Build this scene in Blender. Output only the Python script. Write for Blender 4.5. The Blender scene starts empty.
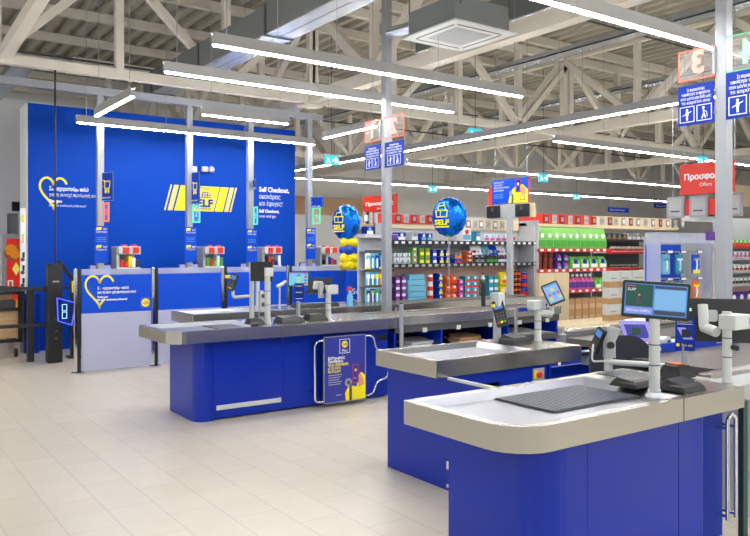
import bpy, math, random
from mathutils import Vector, Matrix
random.seed(7)
sc = bpy.context.scene
col = sc.collection
PI = math.pi

# ---------------------------------------------------------------- camera, world, exposure
cam = bpy.data.cameras.new('camera')
cam.sensor_width = 36.0
cam.lens = 36.0 * 748 / 750
cam.shift_y = -18.0 / 750
cam.clip_end = 200
camo = bpy.data.objects.new('camera', cam)
col.objects.link(camo)
SX = 1055 / math.hypot(1055, 748)
CX_ = 748 / math.hypot(1055, 748)
EYE = 1.65
camo.location = (0, 0, EYE)
camo.rotation_euler = (PI / 2, 0, -math.atan2(1055, 748))
# the camera looks along (cos, sin) = (CX_, SX); X runs along the lanes, Y across them
camo.rotation_euler = (PI / 2, 0, math.atan2(SX, CX_) - PI / 2)
sc.camera = camo

w = bpy.data.worlds.new('world')
sc.world = w
w.use_nodes = True
w.node_tree.nodes['Background'].inputs[0].default_value = (0.93, 0.96, 1.0, 1)
w.node_tree.nodes['Background'].inputs[1].default_value = 0.6
sc.view_settings.view_transform = 'Standard'
sc.view_settings.look = 'None'
sc.view_settings.exposure = 0.9
sc.view_settings.gamma = 1.0
LAMP = 46.0

# ---------------------------------------------------------------- materials
_m = {}
def mat(name, c, rough=0.5, metal=0.0, emit=0.0, alpha=1.0, noise=0.0, nscale=20.0, spec=0.5, bump=0.0, stretch=None):
    if name in _m:
        return _m[name]
    m = bpy.data.materials.new(name)
    m.use_nodes = True
    nt = m.node_tree
    b = nt.nodes['Principled BSDF']
    b.inputs['Base Color'].default_value = (*c, 1)
    b.inputs['Roughness'].default_value = rough
    b.inputs['Metallic'].default_value = metal
    b.inputs['Specular IOR Level'].default_value = spec
    if emit:
        b.inputs['Base Color'].default_value = (*[v * .12 for v in c], 1)
        b.inputs['Emission Color'].default_value = (*c, 1)
        b.inputs['Emission Strength'].default_value = emit
    if alpha < 1:
        b.inputs['Alpha'].default_value = alpha
    if noise or bump:
        tc = nt.nodes.new('ShaderNodeTexCoord')
        mp = nt.nodes.new('ShaderNodeMapping')
        if stretch:
            mp.inputs['Scale'].default_value = stretch
        n = nt.nodes.new('ShaderNodeTexNoise')
        n.inputs['Scale'].default_value = nscale
        n.inputs['Detail'].default_value = 3
        nt.links.new(tc.outputs['Object'], mp.inputs['Vector'])
        nt.links.new(mp.outputs[0], n.inputs['Vector'])
        if noise:
            mx = nt.nodes.new('ShaderNodeMix')
            mx.data_type = 'RGBA'
            mx.inputs[6].default_value = (*[max(0, v * (1 - noise)) for v in c], 1)
            mx.inputs[7].default_value = (*[min(1, v * (1 + noise)) for v in c], 1)
            nt.links.new(n.outputs[0], mx.inputs[0])
            nt.links.new(mx.outputs[2], b.inputs['Base Color'])
        if bump:
            bp = nt.nodes.new('ShaderNodeBump')
            bp.inputs['Strength'].default_value = bump
            bp.inputs['Distance'].default_value = 0.01
            nt.links.new(n.outputs[0], bp.inputs['Height'])
            nt.links.new(bp.outputs[0], b.inputs['Normal'])
    _m[name] = m
    return m

def srgb(r, g, b):
    f = lambda v: (v / 255 / 12.92) if v / 255 <= 0.04045 else ((v / 255 + 0.055) / 1.055) ** 2.4
    return (f(r), f(g), f(b))

BLUE = mat('blue_laminate', srgb(0, 42, 162), 0.3, spec=.35, noise=0.06, nscale=3)
BLUEW = mat('blue_wall_paint', srgb(0, 68, 180), 0.6, noise=0.05, nscale=1.5, spec=.15)
BLUEP = mat('blue_print', srgb(0, 74, 205), 0.45, spec=.25)
BLUED = mat('blue_sign', srgb(0, 48, 162), 0.45, spec=.25)
NAVY = mat('navy_print', srgb(42, 52, 150), 0.4)
YEL = mat('yellow_print', srgb(245, 226, 20), 0.5)
YELP = mat('pale_yellow_print', srgb(226, 212, 120), 0.5)
WHITE = mat('white_print', srgb(240, 242, 245), 0.5)
RED = mat('red_print', srgb(222, 48, 30), 0.45)
DRED = mat('dark_red', srgb(150, 28, 24), 0.45)
ORANGE = mat('orange_print', srgb(238, 110, 30), 0.45)
GREEN = mat('green_print', srgb(70, 165, 60), 0.45)
LGREEN = mat('light_green_print', srgb(122, 196, 84), 0.45)
DGREEN = mat('dark_green', srgb(20, 52, 48), 0.4)
PURPLE = mat('purple_print', srgb(92, 50, 150), 0.45)
PINK = mat('pink_print', srgb(210, 90, 160), 0.45)
TEAL = mat('teal_print', srgb(40, 150, 180), 0.45)
LBLUE = mat('light_blue_print', srgb(110, 180, 210), 0.5)
BROWN = mat('brown_print', srgb(110, 62, 30), 0.5)
KRAFT = mat('kraft_card', srgb(178, 140, 98), 0.8, noise=0.08)
TAN = mat('skin_tone_print', srgb(214, 150, 120), 0.6)
GREYP = mat('grey_print', srgb(150, 152, 158), 0.5)
DGREY = mat('dark_grey_plastic', srgb(70, 72, 76), 0.5)
BLACK = mat('black_plastic', srgb(22, 23, 26), 0.38)
BLACKM = mat('black_powder_coat', srgb(28, 30, 32), 0.45)
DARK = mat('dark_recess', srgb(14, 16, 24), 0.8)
STEEL = mat('brushed_steel', srgb(180, 177, 169), 0.24, 0.97, noise=0.05, nscale=6, bump=0.05, stretch=(1, 40, 40))
STEELT = mat('steel_tray', srgb(150, 153, 162), 0.3, 0.95, noise=0.06, nscale=4)
CHROME = mat('chrome', srgb(225, 225, 228), 0.12, 1.0)
ALU = mat('aluminium_post', srgb(158, 162, 168), 0.4, 0.4)
OFFW = mat('off_white_plastic', srgb(196, 200, 198), 0.45)
LGREY = mat('light_grey_plastic', srgb(172, 176, 178), 0.5)
CREAM = mat('cream_panel', srgb(226, 208, 172), 0.6)
TRUSS = mat('cream_steel_paint', srgb(218, 212, 199), 0.55, noise=0.04, nscale=3)
DECK = mat('roof_deck_steel', srgb(176, 172, 158), 0.6, 0.1)
GALV = mat('galvanised_duct', srgb(196, 204, 214), 0.25, 0.85, noise=0.08, nscale=3)
DUCTS = mat('duct_insulation', srgb(110, 114, 112), 0.7)
WALLG = mat('grey_wall_paint', srgb(226, 224, 222), 0.8, noise=0.04, nscale=1)
WALLW = mat('white_wall_paint', srgb(228, 230, 232), 0.8)
LAV = mat('frosted_panel', srgb(176, 180, 208), 0.35)
LIT = mat('lamp_diffuser', (1.0, 0.985, 0.96), emit=LAMP)
LITUP = mat('added_lamp_uplight', (1.0, 0.97, 0.92), emit=LAMP * .30)  # added upward glow that brightens the roof
HOUS = mat('lamp_housing', srgb(168, 168, 166), 0.5)
SLAT = mat('roller_slats', srgb(78, 86, 100), 0.45, 0.3)
BELT = mat('conveyor_belt', srgb(88, 82, 80), 0.42)
FOIL = mat('blue_foil', srgb(12, 110, 220), 0.18, 0.75, bump=0.9, nscale=9)
LATY = mat('yellow_latex', srgb(245, 220, 10), 0.3)
LATB = mat('blue_latex', srgb(20, 70, 190), 0.3)
FABRIC = mat('charcoal_upholstery', srgb(34, 38, 46), 0.8)
NEONR = mat('red_lit_edge', (1.0, 0.16, 0.08), emit=.9)
NEONR2 = mat('salmon_lit_digit', (1.0, 0.42, 0.34), emit=.85)
NEONG = mat('green_lit_edge', (0.15, 0.95, 0.45), emit=.5)
NEONG2 = mat('green_lit_digit', (0.45, 0.95, 0.65), emit=.7)
NEONT = mat('turquoise_lit_edge', (0.08, 0.9, 0.75), emit=.6)
NEONB = mat('blue_lit_edge', (0.06, 0.12, 1.0), emit=1.2)
NEONW = mat('white_blue_lit_mark', (0.35, 0.65, 1.0), emit=1.0)
EXITC = mat('exit_sign_cyan', (0.03, 0.50, 0.62), emit=.7)
EXITW = mat('exit_sign_white', (0.9, 1, 1), emit=1.2)
SCRB = mat('screen_light_blue', (0.23, 0.52, 0.9), emit=0.42)
SCRM = mat('screen_mid_blue', (0.08, 0.28, 0.75), emit=0.42)
SCRC = mat('screen_cyan', (0.14, 0.62, 0.8), emit=0.5)
SCRG = mat('screen_dark_green', (0.01, 0.09, 0.07), emit=0.42)
SCRD = mat('screen_dark_bar', (0.05, 0.06, 0.09), emit=0.42)
SCRY = mat('screen_yellow', (0.75, 0.75, 0.1), emit=0.42)
SCRR = mat('screen_red', (0.8, 0.1, 0.15), emit=0.42)
SCRL = mat('screen_lavender', (0.35, 0.38, 0.9), emit=0.42)
SKINP = mat('pinkish_painted_glow', srgb(236, 196, 178), 0.7)  # pale pink stands in for light on the shelf backs

def glass(name, c, alpha):
    m = mat(name, c, 0.05, alpha=alpha)
    return m
ACRYL = glass('clear_acrylic', (0.85, 0.8, 0.8), 0.12)
ACRYB = glass('blue_tinted_acrylic', (0.02, 0.03, 0.25), 0.6)
PLEX = glass('clear_plastic_cover', (0.6, 0.65, 0.85), 0.35)

def wood(name, a, b_, sc_=(1, 1, 1), rough=0.55):
    m = mat(name, a, rough)
    nt = m.node_tree
    b = nt.nodes['Principled BSDF']
    tc = nt.nodes.new('ShaderNodeTexCoord')
    mp = nt.nodes.new('ShaderNodeMapping')
    mp.inputs['Scale'].default_value = sc_
    n = nt.nodes.new('ShaderNodeTexNoise')
    n.inputs['Scale'].default_value = 3
    n.inputs['Detail'].default_value = 6
    r = nt.nodes.new('ShaderNodeMix')
    r.data_type = 'RGBA'
    r.inputs[6].default_value = (*a, 1)
    r.inputs[7].default_value = (*b_, 1)
    nt.links.new(tc.outputs['Object'], mp.inputs['Vector'])
    nt.links.new(mp.outputs[0], n.inputs['Vector'])
    nt.links.new(n.outputs[0], r.inputs[0])
    nt.links.new(r.outputs[2], b.inputs['Base Color'])
    return m
WOOD = wood('light_wood', srgb(214, 180, 138), srgb(176, 136, 96), (0.6, 0.6, 9))
WOODB = wood('wood_band', srgb(206, 168, 128), srgb(184, 148, 110), (6, 6, 0.4))

# ---------------------------------------------------------------- mesh builder
class MB:
    def __init__(s):
        s.v = []; s.f = []; s.mi = []; s.ms = []
    def idx(s, m):
        if m not in s.ms:
            s.ms.append(m)
        return s.ms.index(m)
    def add(s, vs, fs, m):
        k = len(s.v)
        i = s.idx(m)
        s.v += [tuple(v) for v in vs]
        for f in fs:
            s.f.append(tuple(a + k for a in f))
            s.mi.append(i)
        return s
    def box(s, x0, x1, y0, y1, z0, z1, m=None):
        if x0 > x1: x0, x1 = x1, x0
        if y0 > y1: y0, y1 = y1, y0
        if z0 > z1: z0, z1 = z1, z0
        vs = [(x0, y0, z0), (x1, y0, z0), (x1, y1, z0), (x0, y1, z0), (x0, y0, z1), (x1, y0, z1), (x1, y1, z1), (x0, y1, z1)]
        fs = [(3, 2, 1, 0), (4, 5, 6, 7), (0, 1, 5, 4), (1, 2, 6, 5), (2, 3, 7, 6), (3, 0, 4, 7)]
        return s.add(vs, fs, m or s.m)
    def bar(s, p, q, w_, h_=None, m=None, up=(0, 0, 1)):
        p = Vector(p); q = Vector(q); h_ = h_ or w_
        d = (q - p).normalized()
        u = Vector(up)
        if abs(d.dot(u)) > 0.98: u = Vector((1, 0, 0))
        a = d.cross(u).normalized() * w_ / 2
        b = a.cross(d).normalized() * h_ / 2
        vs = [p - a - b, p + a - b, p + a + b, p - a + b, q - a - b, q + a - b, q + a + b, q - a + b]
        fs = [(3, 2, 1, 0), (4, 5, 6, 7), (0, 1, 5, 4), (1, 2, 6, 5), (2, 3, 7, 6), (3, 0, 4, 7)]
        return s.add(vs, fs, m or s.m)
    def tube(s, pts, r, m=None, n=10, cyc=False):
        pts = [Vector(p) for p in pts]
        rs = r if isinstance(r, (list, tuple)) else [r] * len(pts)
        vs = []; fs = []
        prev = None
        for i, p in enumerate(pts):
            if cyc: d = (pts[(i + 1) % len(pts)] - pts[i - 1])
            else: d = pts[min(i + 1, len(pts) - 1)] - pts[max(i - 1, 0)]
            d = d.normalized() if d.length > 1e-9 else Vector((0, 0, 1))
            if prev is None:
                u = Vector((0, 0, 1)) if abs(d.z) < 0.9 else Vector((1, 0, 0))
                a = d.cross(u).normalized()
            else:
                a = (prev - d * prev.dot(d)).normalized()
            prev = a
            b = d.cross(a)
            for k in range(n):
                t = 2 * PI * k / n
                vs.append(p + (a * math.cos(t) + b * math.sin(t)) * rs[i])
        L = len(pts)
        for i in range(L if cyc else L - 1):
            j = (i + 1) % L
            for k in range(n):
                k2 = (k + 1) % n
                fs.append((i * n + k, i * n + k2, j * n + k2, j * n + k))
        if not cyc:
            fs.append(tuple(range(n))[::-1])
            fs.append(tuple((L - 1) * n + k for k in range(n)))
        return s.add(vs, fs, m or s.m)
    def cyl(s, x, y, z0, z1, r, m=None, n=16, r2=None):
        return s.tube([(x, y, z0), (x, y, z1)], [r, r if r2 is None else r2], m, n)
    def lathe(s, x, y, prof, m=None, n=16):
        return s.tube([(x, y, z) for z, r in prof], [r for z, r in prof], m, n)
    def prism(s, poly, z0, z1, m=None):
        n = len(poly)
        vs = [(x, y, z0) for x, y in poly] + [(x, y, z1) for x, y in poly]
        fs = [tuple(range(n))[::-1], tuple(range(n, 2 * n))]
        for i in range(n):
            j = (i + 1) % n
            fs.append((i, j, n + j, n + i))
        return s.add(vs, fs, m or s.m)
    def ring(s, outer, inner, z0, z1, m=None):
        n = len(outer)
        vs = [(x, y, z0) for x, y in outer] + [(x, y, z1) for x, y in outer] + [(x, y, z0) for x, y in inner] + [(x, y, z1) for x, y in inner]
        fs = []
        for i in range(n):
            j = (i + 1) % n
            fs += [(i, j, n + j, n + i), (n + i, n + j, 3 * n + j, 3 * n + i), (2 * n + j, 2 * n + i, 3 * n + i, 3 * n + j), (j, i, 2 * n + i, 2 * n + j)]
        return s.add(vs, fs, m or s.m)
    def ball(s, c, rx, ry=None, rz=None, m=None, n=16, k=10, mtx=None):
        ry = ry or rx; rz = rz or rx
        vs = []; fs = []
        for i in range(k + 1):
            ph = PI * i / k
            for j in range(n):
                t = 2 * PI * j / n
                p = Vector((rx * math.sin(ph) * math.cos(t), ry * math.sin(ph) * math.sin(t), rz * math.cos(ph)))
                if mtx: p = mtx @ p
                vs.append(p + Vector(c))
        for i in range(k):
            for j in range(n):
                j2 = (j + 1) % n
                fs.append((i * n + j, (i + 1) * n + j, (i + 1) * n + j2, i * n + j2))
        return s.add(vs, fs, m or s.m)
    def plate(s, F, x0, y0, x1, y1, m, d0=0.0, d1=0.002):
        """thin rectangle on a face F=(origin,u,v,n), from depth d0 to d1 along the normal"""
        return s.poly(F, [(x0, y0), (x1, y0), (x1, y1), (x0, y1)], m, d0, d1)
    def poly(s, F, pts, m, d0=0.0, d1=0.002):
        o, u, v, n = F
        k = len(pts)
        vs = [o + u * x + v * y + n * d0 for x, y in pts] + [o + u * x + v * y + n * d1 for x, y in pts]
        ar = sum(pts[i][0] * pts[(i + 1) % k][1] - pts[(i + 1) % k][0] * pts[i][1] for i in range(k))
        a, b = tuple(range(k))[::-1], tuple(range(k, 2 * k))
        fs = [a, b]
        for i in range(k):
            j = (i + 1) % k
            fs.append((i, j, k + j, k + i))
        if ar < 0: fs = [f[::-1] for f in fs]
        return s.add(vs, fs, m)
    def disc(s, F, x, y, r, m, d0=0, d1=0.002, n=20, ry=None):
        ry = ry or r
        return s.poly(F, [(x + r * math.cos(2 * PI * i / n), y + ry * math.sin(2 * PI * i / n)) for i in range(n)], m, d0, d1)
    def line(s, F, pts, w_, m, d0=0, d1=0.002):
        P = [Vector(p) for p in pts]
        L = []; R = []
        for i, p in enumerate(P):
            a = (p - P[i - 1]).normalized() if i else (P[1] - P[0]).normalized()
            c = (P[i + 1] - p).normalized() if i < len(P) - 1 else a
            t = (a + c)
            t = t.normalized() if t.length > 1e-4 else a
            nn = Vector((-t.y, t.x)); k = w_ / 2 / max(.4, nn.dot(Vector((-a.y, a.x))))
            L.append(p + nn * k); R.append(p - nn * k)
        for i in range(len(P) - 1):
            s.poly(F, [R[i][:], R[i + 1][:], L[i + 1][:], L[i][:]], m, d0, d1)
        return s
    def frame(s, F, x0, y0, x1, y1, w_, m, d0=0, d1=0.002):
        s.plate(F, x0, y0, x1, y0 + w_, m, d0, d1); s.plate(F, x0, y1 - w_, x1, y1, m, d0, d1)
        s.plate(F, x0, y0, x0 + w_, y1, m, d0, d1); s.plate(F, x1 - w_, y0, x1, y1, m, d0, d1)
        return s
    def text(s, F, x, y, t, size, m, d=0.002, align='LEFT', bold=0.0, mirror=False, width=None):
        o, u, v, n = F
        c = bpy.data.curves.new('lettering', 'FONT')
        c.body = t; c.size = size; c.align_x = align; c.extrude = 0.0006; c.offset = bold; c.resolution_u = 2
        ob = bpy.data.objects.new('lettering', c)
        col.objects.link(ob)
        me = bpy.data.meshes.new_from_object(ob)
        xs = [q.co.x for q in me.vertices]
        k = 1.0
        if width and xs: k = width / max(1e-6, max(xs) - min(xs))
        sgn = -1 if mirror else 1
        s.add([o + u * (x + sgn * k * q.co.x) + v * (y + q.co.y) + n * (d + q.co.z) for q in me.vertices],
              [tuple(p.vertices) for p in me.polygons], m)
        bpy.data.objects.remove(ob); bpy.data.curves.remove(c); bpy.data.meshes.remove(me)
        return s
    def mesh(s, name, off=(0, 0, 0), smooth=False):
        me = bpy.data.meshes.new(name)
        ox, oy, oz = off
        me.from_pydata([(a - ox, b - oy, c - oz) for a, b, c in s.v], [], s.f)
        for m in s.ms: me.materials.append(m)
        me.polygons.foreach_set('material_index', s.mi)
        if smooth:
            me.polygons.foreach_set('use_smooth', [True] * len(s.f))
        me.update()
        return me
    def build(s, name, parent=None, world=True, smooth=False, bevel=0.0, origin=None):
        off = (0, 0, 0)
        if parent is not None and world:
            off = tuple(parent.get('_w', (0, 0, 0)))
        if parent is None and origin: off = origin
        me = s.mesh(name, off, smooth)
        o = bpy.data.objects.new(name, me)
        col.objects.link(o)
        if parent is not None: o.parent = parent
        elif origin: o.location = origin
        if smooth:
            md = o.modifiers.new('e', 'EDGE_SPLIT'); md.split_angle = math.radians(40)
        if bevel:
            md = o.modifiers.new('b', 'BEVEL'); md.width = bevel; md.segments = 2; md.limit_method = 'ANGLE'
        o['_w'] = off
        return o

def M(m):
    b = MB(); b.m = m
    return b

def face(o, d='y'):
    """a face frame looking at the customer side: 'y' faces -Y, 'x' faces -X, 't' faces up"""
    o = Vector(o)
    if d == 'y': return (o, Vector((1, 0, 0)), Vector((0, 0, 1)), Vector((0, -1, 0)))
    if d == 'x': return (o, Vector((0, -1, 0)), Vector((0, 0, 1)), Vector((-1, 0, 0)))
    return (o, Vector((1, 0, 0)), Vector((0, 1, 0)), Vector((0, 0, 1)))
def facev(o, yaw, tilt=0.0):
    """face whose normal points to compass angle yaw (0=+X, 90=+Y), tilted upwards"""
    o = Vector(o)
    n = Vector((math.cos(yaw) * math.cos(tilt), math.sin(yaw) * math.cos(tilt), math.sin(tilt)))
    u = Vector((0, 0, 1)).cross(n).normalized()
    v = n.cross(u)
    return (o, u, v, n)
def obox(b, F, x0, x1, y0, y1, d0, d1, m):
    return b.plate(F, x0, y0, x1, y1, m, d0, d1)

def tag(o, label, cat, group=None, kind=None):
    if label: o['label'] = label
    if cat: o['category'] = cat
    if group: o['group'] = group
    if kind: o['kind'] = kind
    return o
def thing(name, label, cat, loc=(0, 0, 0), group=None):
    o = bpy.data.objects.new(name, None)
    o.empty_display_size = 0.1
    col.objects.link(o)
    o.location = loc
    o['_w'] = loc
    return tag(o, label, cat, group)
def struct(o):
    o['kind'] = 'structure'
    return o
def copy_tree(o, parent=None):
    c = o.copy(); col.objects.link(c); c.parent = parent
    for ch in list(o.children): copy_tree(ch, c)
    return c

# survey helpers: where a sight line meets a plane of the building
def ray(px, py):
    r = (px - 375) / 748; u = (250 - py) / 748
    return SX * r + CX_, -CX_ * r + SX, u
def onY(px, py, Y):
    x, y, u = ray(px, py); t = Y / y
    return x * t, EYE + u * t
def onX(px, py, X):
    x, y, u = ray(px, py); t = X / x
    return y * t, EYE + u * t
def onZ(px, py, z):
    x, y, u = ray(px, py); t = (z - EYE) / u
    return x * t, y * t

# ---------------------------------------------------------------- structure: floor, walls, roof
def floor_mat():
    m = mat('floor_tiles', (0.7, 0.68, 0.62), 0.3)
    nt = m.node_tree; b = nt.nodes['Principled BSDF']
    tc = nt.nodes.new('ShaderNodeTexCoord'); mp = nt.nodes.new('ShaderNodeMapping')
    mp.inputs['Rotation'].default_value = (0, 0, PI / 2)
    mp.inputs['Location'].default_value = (0.05, 0.125, 0)
    br = nt.nodes.new('ShaderNodeTexBrick')
    br.offset = 0.5; br.inputs['Scale'].default_value = 1.0
    br.inputs['Brick Width'].default_value = 0.6; br.inputs['Row Height'].default_value = 0.296
    br.inputs['Mortar Size'].default_value = 0.0028; br.inputs['Mortar Smooth'].default_value = 0.25
    br.inputs['Color1'].default_value = (*srgb(222, 213, 198), 1); br.inputs['Color2'].default_value = (*srgb(216, 207, 192), 1)
    br.inputs['Mortar'].default_value = (*srgb(184, 180, 174), 1)
    n = nt.nodes.new('ShaderNodeTexNoise'); n.inputs['Scale'].default_value = 5; n.inputs['Detail'].default_value = 5
    mx = nt.nodes.new('ShaderNodeMix'); mx.data_type = 'RGBA'; mx.blend_type = 'MULTIPLY'; mx.inputs[0].default_value = 0.12
    nt.links.new(tc.outputs['Object'], mp.inputs['Vector']); nt.links.new(mp.outputs[0], br.inputs['Vector'])
    nt.links.new(tc.outputs['Object'], n.inputs['Vector'])
    nt.links.new(br.outputs['Color'], mx.inputs[6]); nt.links.new(n.outputs[0], mx.inputs[7])
    nt.links.new(mx.outputs[2], b.inputs['Base Color'])
    b.inputs['Roughness'].default_value = 0.32
    return m
XA, XB, YA, YB = -8.0, 36.0, -8.0, 24.0
struct(M(floor_mat()).box(XA, XB, YA, YB, -0.1, 0).build('floor'))

b = M(DECK)                                        # trapezoidal roof sheet, ribs run across the lanes
x = XA; prof = []
while x < XB:
    prof += [(x, 6.42), (x + 0.13, 6.42), (x + 0.18, 6.52), (x + 0.28, 6.52)]
    x += 0.33
vs = [(px_, YA, z) for px_, z in prof] + [(px_, YB, z) for px_, z in prof]
n = len(prof)
b.add(vs, [(i, i + 1, n + i + 1, n + i) for i in range(n - 1)], DECK)
b.box(XA, XB, YA, YB, 6.56, 6.66)
struct(b.build('ceiling'))

b = M(WALLG).box(XA, XB, YB, YB + 0.2, 0, 6.5)
struct(b.build('wall_back'))
struct(M(WALLG).box(XB, XB + 0.2, YA, YB, 0, 6.5).build('wall_right'))
struct(M(WOODB).box(2.5, 16.5, YB - 0.06, YB - 0.005, 2.95, 3.62).build('trim_1'))
struct(M(WALLW).box(2.5, 16.5, YB - 0.05, YB - 0.005, 0, 2.95).build('trim_2'))
# left part: lighter wall with a doorway, behind the blue wall
LY = 16.0
b = M(WALLW)
dx0, dx1 = onY(7, 215, LY)[0], onY(20.5, 215, LY)[0]
dz = onY(10, 213, LY)[1]
b.box(XA, dx0, LY, LY + 0.15, 0, 4.6); b.box(dx1, 4.2, LY, LY + 0.15, 0, 4.6); b.box(dx0, dx1, LY, LY + 0.15, dz, 4.6)
struct(b.build('wall_left'))
struct(M(LGREY).box(dx0 - 0.01, dx1 + 0.01, LY + 0.3, LY + 0.34, 0, dz).build('door_1'))

# the blue partition wall with prints
WX0, WX1, WY, WZ = 2.41, 7.36, 13.15, 4.04
b = M(BLUEW).box(WX0 + 0.012, WX1, WY, WY + 0.6, 0, WZ)
b.box(WX0, WX0 + 0.012, WY + 0.002, WY + 0.6, 0, WZ, WALLW)
struct(b.build('wall_blue_partition'))

def heart(cx, cy, sw, sh):
    """open heart outline: right side left open for the writing"""
    pts = []
    for i in range(49):
        t = 2 * PI * i / 48 
        x = 16 * math.sin(t) ** 3
        y = 13 * math.cos(t) - 5 * math.cos(2 * t) - 2 * math.cos(3 * t) - math.cos(4 * t)
        pts.append((x, y))
    A = []; B = []
    for i, (x, y) in enumerate(pts):
        q = (cx + x / 16 * sw, cy + (y + 2.5) / 14.5 * sh)
        if i <= 11: A.append(q)
        if i >= 18: B.append(q)
    return A, B
def heart_print(name, F, cx, cy, sw, sh, lw, tx, ty, ts, tw, extra=None):
    b = M(YEL)
    for L in heart(cx, cy, sw, sh): b.line(F, L, lw, YEL)
    b.text(F, tx, ty, 'Σε ευχαριστούμε πολύ', ts, WHITE, bold=0.003, width=tw * 0.8)
    b.text(F, tx, ty - ts * 1.15, 'για τη συνεχή προτίμησή σου!', ts * 0.95, WHITE, width=tw)
    b.text(F, tx, ty - ts * 2.35, 'Thank you', ts * 0.75, WHITE, bold=0.003, width=tw * 0.26)
    b.text(F, tx, ty - ts * 3.15, 'for your continued preference!', ts * 0.7, WHITE, width=tw * 0.75)
    return b
F = face((0, WY, 0))
hx, hz = onY(53.5, 193, WY)
tx, tz = onY(49, 190, WY)
o = heart_print('', F, hx, hz, 0.21, 0.25, 0.035, tx, tz, 0.085, 0.78).build('wall_mural')
tag(o, 'yellow open heart outline with white Greek thanks printed on the tall blue wall', 'wall print')

b = M(YEL)                                         # slanted yellow stripes with the crate and SELF
x0, z0 = onY(164, 210, WY); x1, z1 = onY(231, 211, WY); zt = onY(180, 185, WY)[1]
hgt = zt - z0; sl = 0.29
W_ = x1 - x0
for a, c, m_ in ((0, .022, YELP), (.05, .12, YELP), (.145, .30, YEL), (.315, .73, YEL), (.745, .87, YEL), (.89, .955, YELP), (.975, 1.0, YELP)):
    b.poly(F, [(x0 + a * W_, z0), (x0 + c * W_, z0), (x0 + c * W_ + sl * 0.42, z0 + hgt), (x0 + a * W_ + sl * 0.42, z0 + hgt)], m_)
sx = x0 + W_ * .40
b.text(F, sx, z0 + .085, 'SELF', .19, BLUED, d=.004, bold=.008, width=.42)
b.text(F, sx + .06, z0 + .03, 'checkout', .07, BLUED, d=.004, width=.32)
bx = sx + .16
for k in range(3): b.plate(F, bx + .02 * k, z0 + .25 + .045 * k, bx + .2 - .01 * k, z0 + .265 + .045 * k, BLUED, .002, .004)
for k in range(5): b.plate(F, bx + .05 * k - .01, z0 + .25, bx + .05 * k + .005, z0 + .35, BLUED, .002, .004)
b.line(F, [(bx - .05, z0 + .42), (bx + .05, z0 + .44), (bx + .18, z0 + .4)], .014, BLUED, .002, .004)
tag(b.build('wall_logo'), 'slanted yellow stripes with a crate and the word SELF on the blue wall', 'wall print')

tx, tz = onY(259, 191.5, WY)
t = thing('wall_lettering', 'white Self Checkout lettering at the right end of the blue wall', 'wall print', (tx, WY, tz))
for dz_, s_, h_, w_, b_ in ((0, 'Self Checkout,', .13, .66, .004), (.135, 'σκανάρεις', .125, .46, 0), (.27, 'και έφυγες!', .125, .5, 0), (.405, 'Self Checkout,', .085, .44, .003), (.50, 'scan and go.', .08, .37, 0)):
    MB().text(F, tx, tz - dz_, s_, h_, WHITE, bold=b_, width=w_).build('text_line', t)

# ---------------------------------------------------------------- roof steel
def truss_y(X, y0, y1, ch, label):
    t = thing('roof_truss', label, 'roof truss', (X, y0, 4.3))
    M(TRUSS).box(X - ch / 2, X + ch / 2, y0, y1, 4.3, 4.3 + ch).build('bottom_chord', t)
    M(TRUSS).box(X - .07, X + .07, y0, y1, 6.06, 6.22).build('top_chord', t)
    k = 0
    y = 9.75 - 20
    ws = []
    while y < y1 + 4:
        for q in (y, y + 2):
            if y0 < q < y1: ws.append(((X, q, 4.3 + ch), (X, q, 6.06), .12))
        for a, c in ((y, y + 2), (y, y - 2)):
            if y0 <= a <= y1 and y0 <= c <= y1: ws.append(((X, a, 4.3 + ch * .8), (X, c, 6.1), .13))
        y += 4
    for p, q, wd in ws: M(TRUSS).bar(p, q, wd, wd).build('web_member', t)
def truss_x(Y, x0, x1, ch, label):
    t = thing('roof_truss', label, 'roof truss', (x0, Y, 4.3))
    M(TRUSS).box(x0, x1, Y - ch / 2, Y + ch / 2, 4.3, 4.3 + ch).build('bottom_chord', t)
    M(TRUSS).box(x0, x1, Y - .07, Y + .07, 6.06, 6.22).build('top_chord', t)
    ws = []
    x = 1.75 - 3.5 * 3
    while x < x1 + 3.5:
        for q in (x, x + 1.72):
            if x0 < q < x1: ws.append(((q, Y, 4.3 + ch), (q, Y, 6.06), .12))
        for a, c in ((x, x + 1.72), (x, x - 1.78)):
            if x0 <= a <= x1 and x0 <= c <= x1: ws.append(((a, Y, 4.3 + ch * .8), (c, Y, 6.1), .12))
        x += 3.5
    for p, q, wd in ws: M(TRUSS).bar(p, q, wd, wd).build('web_member', t)
truss_y(6.9, 0.0, 23.9, .2, 'cream steel lattice truss crossing above the checkout lanes behind the air conditioner')
truss_y(13.75, 0.0, 23.9, .2, 'cream lattice truss across the hall, second of three from the checkouts')
truss_y(20.6, 0.0, 23.9, .2, 'farthest cream lattice truss across the hall near the right end wall')
truss_x(11.75, -2.0, 35.8, .14, 'cream lattice truss running lengthwise just in front of the blue wall')
truss_x(18.6, 4.4, 35.8, .14, 'cream lattice truss running lengthwise beyond the blue wall')
o = M(TRUSS).bar((1.85, 11.75, 4.42), (2.6, 8.0, 6.1), .16, .16).build('roof_brace')
tag(o, 'thick cream diagonal brace at the top left corner of the roof', 'roof brace')
o = M(TRUSS).box(6.72, 7.08, 11.6, 11.9, 4.24, 4.27).box(6.72, 7.08, 11.66, 11.675, 4.27, 4.52).build('joint_plate')
tag(o, 'cream joint plate where two roof trusses cross right of the blue wall', 'joint plate')
pl = None
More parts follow.
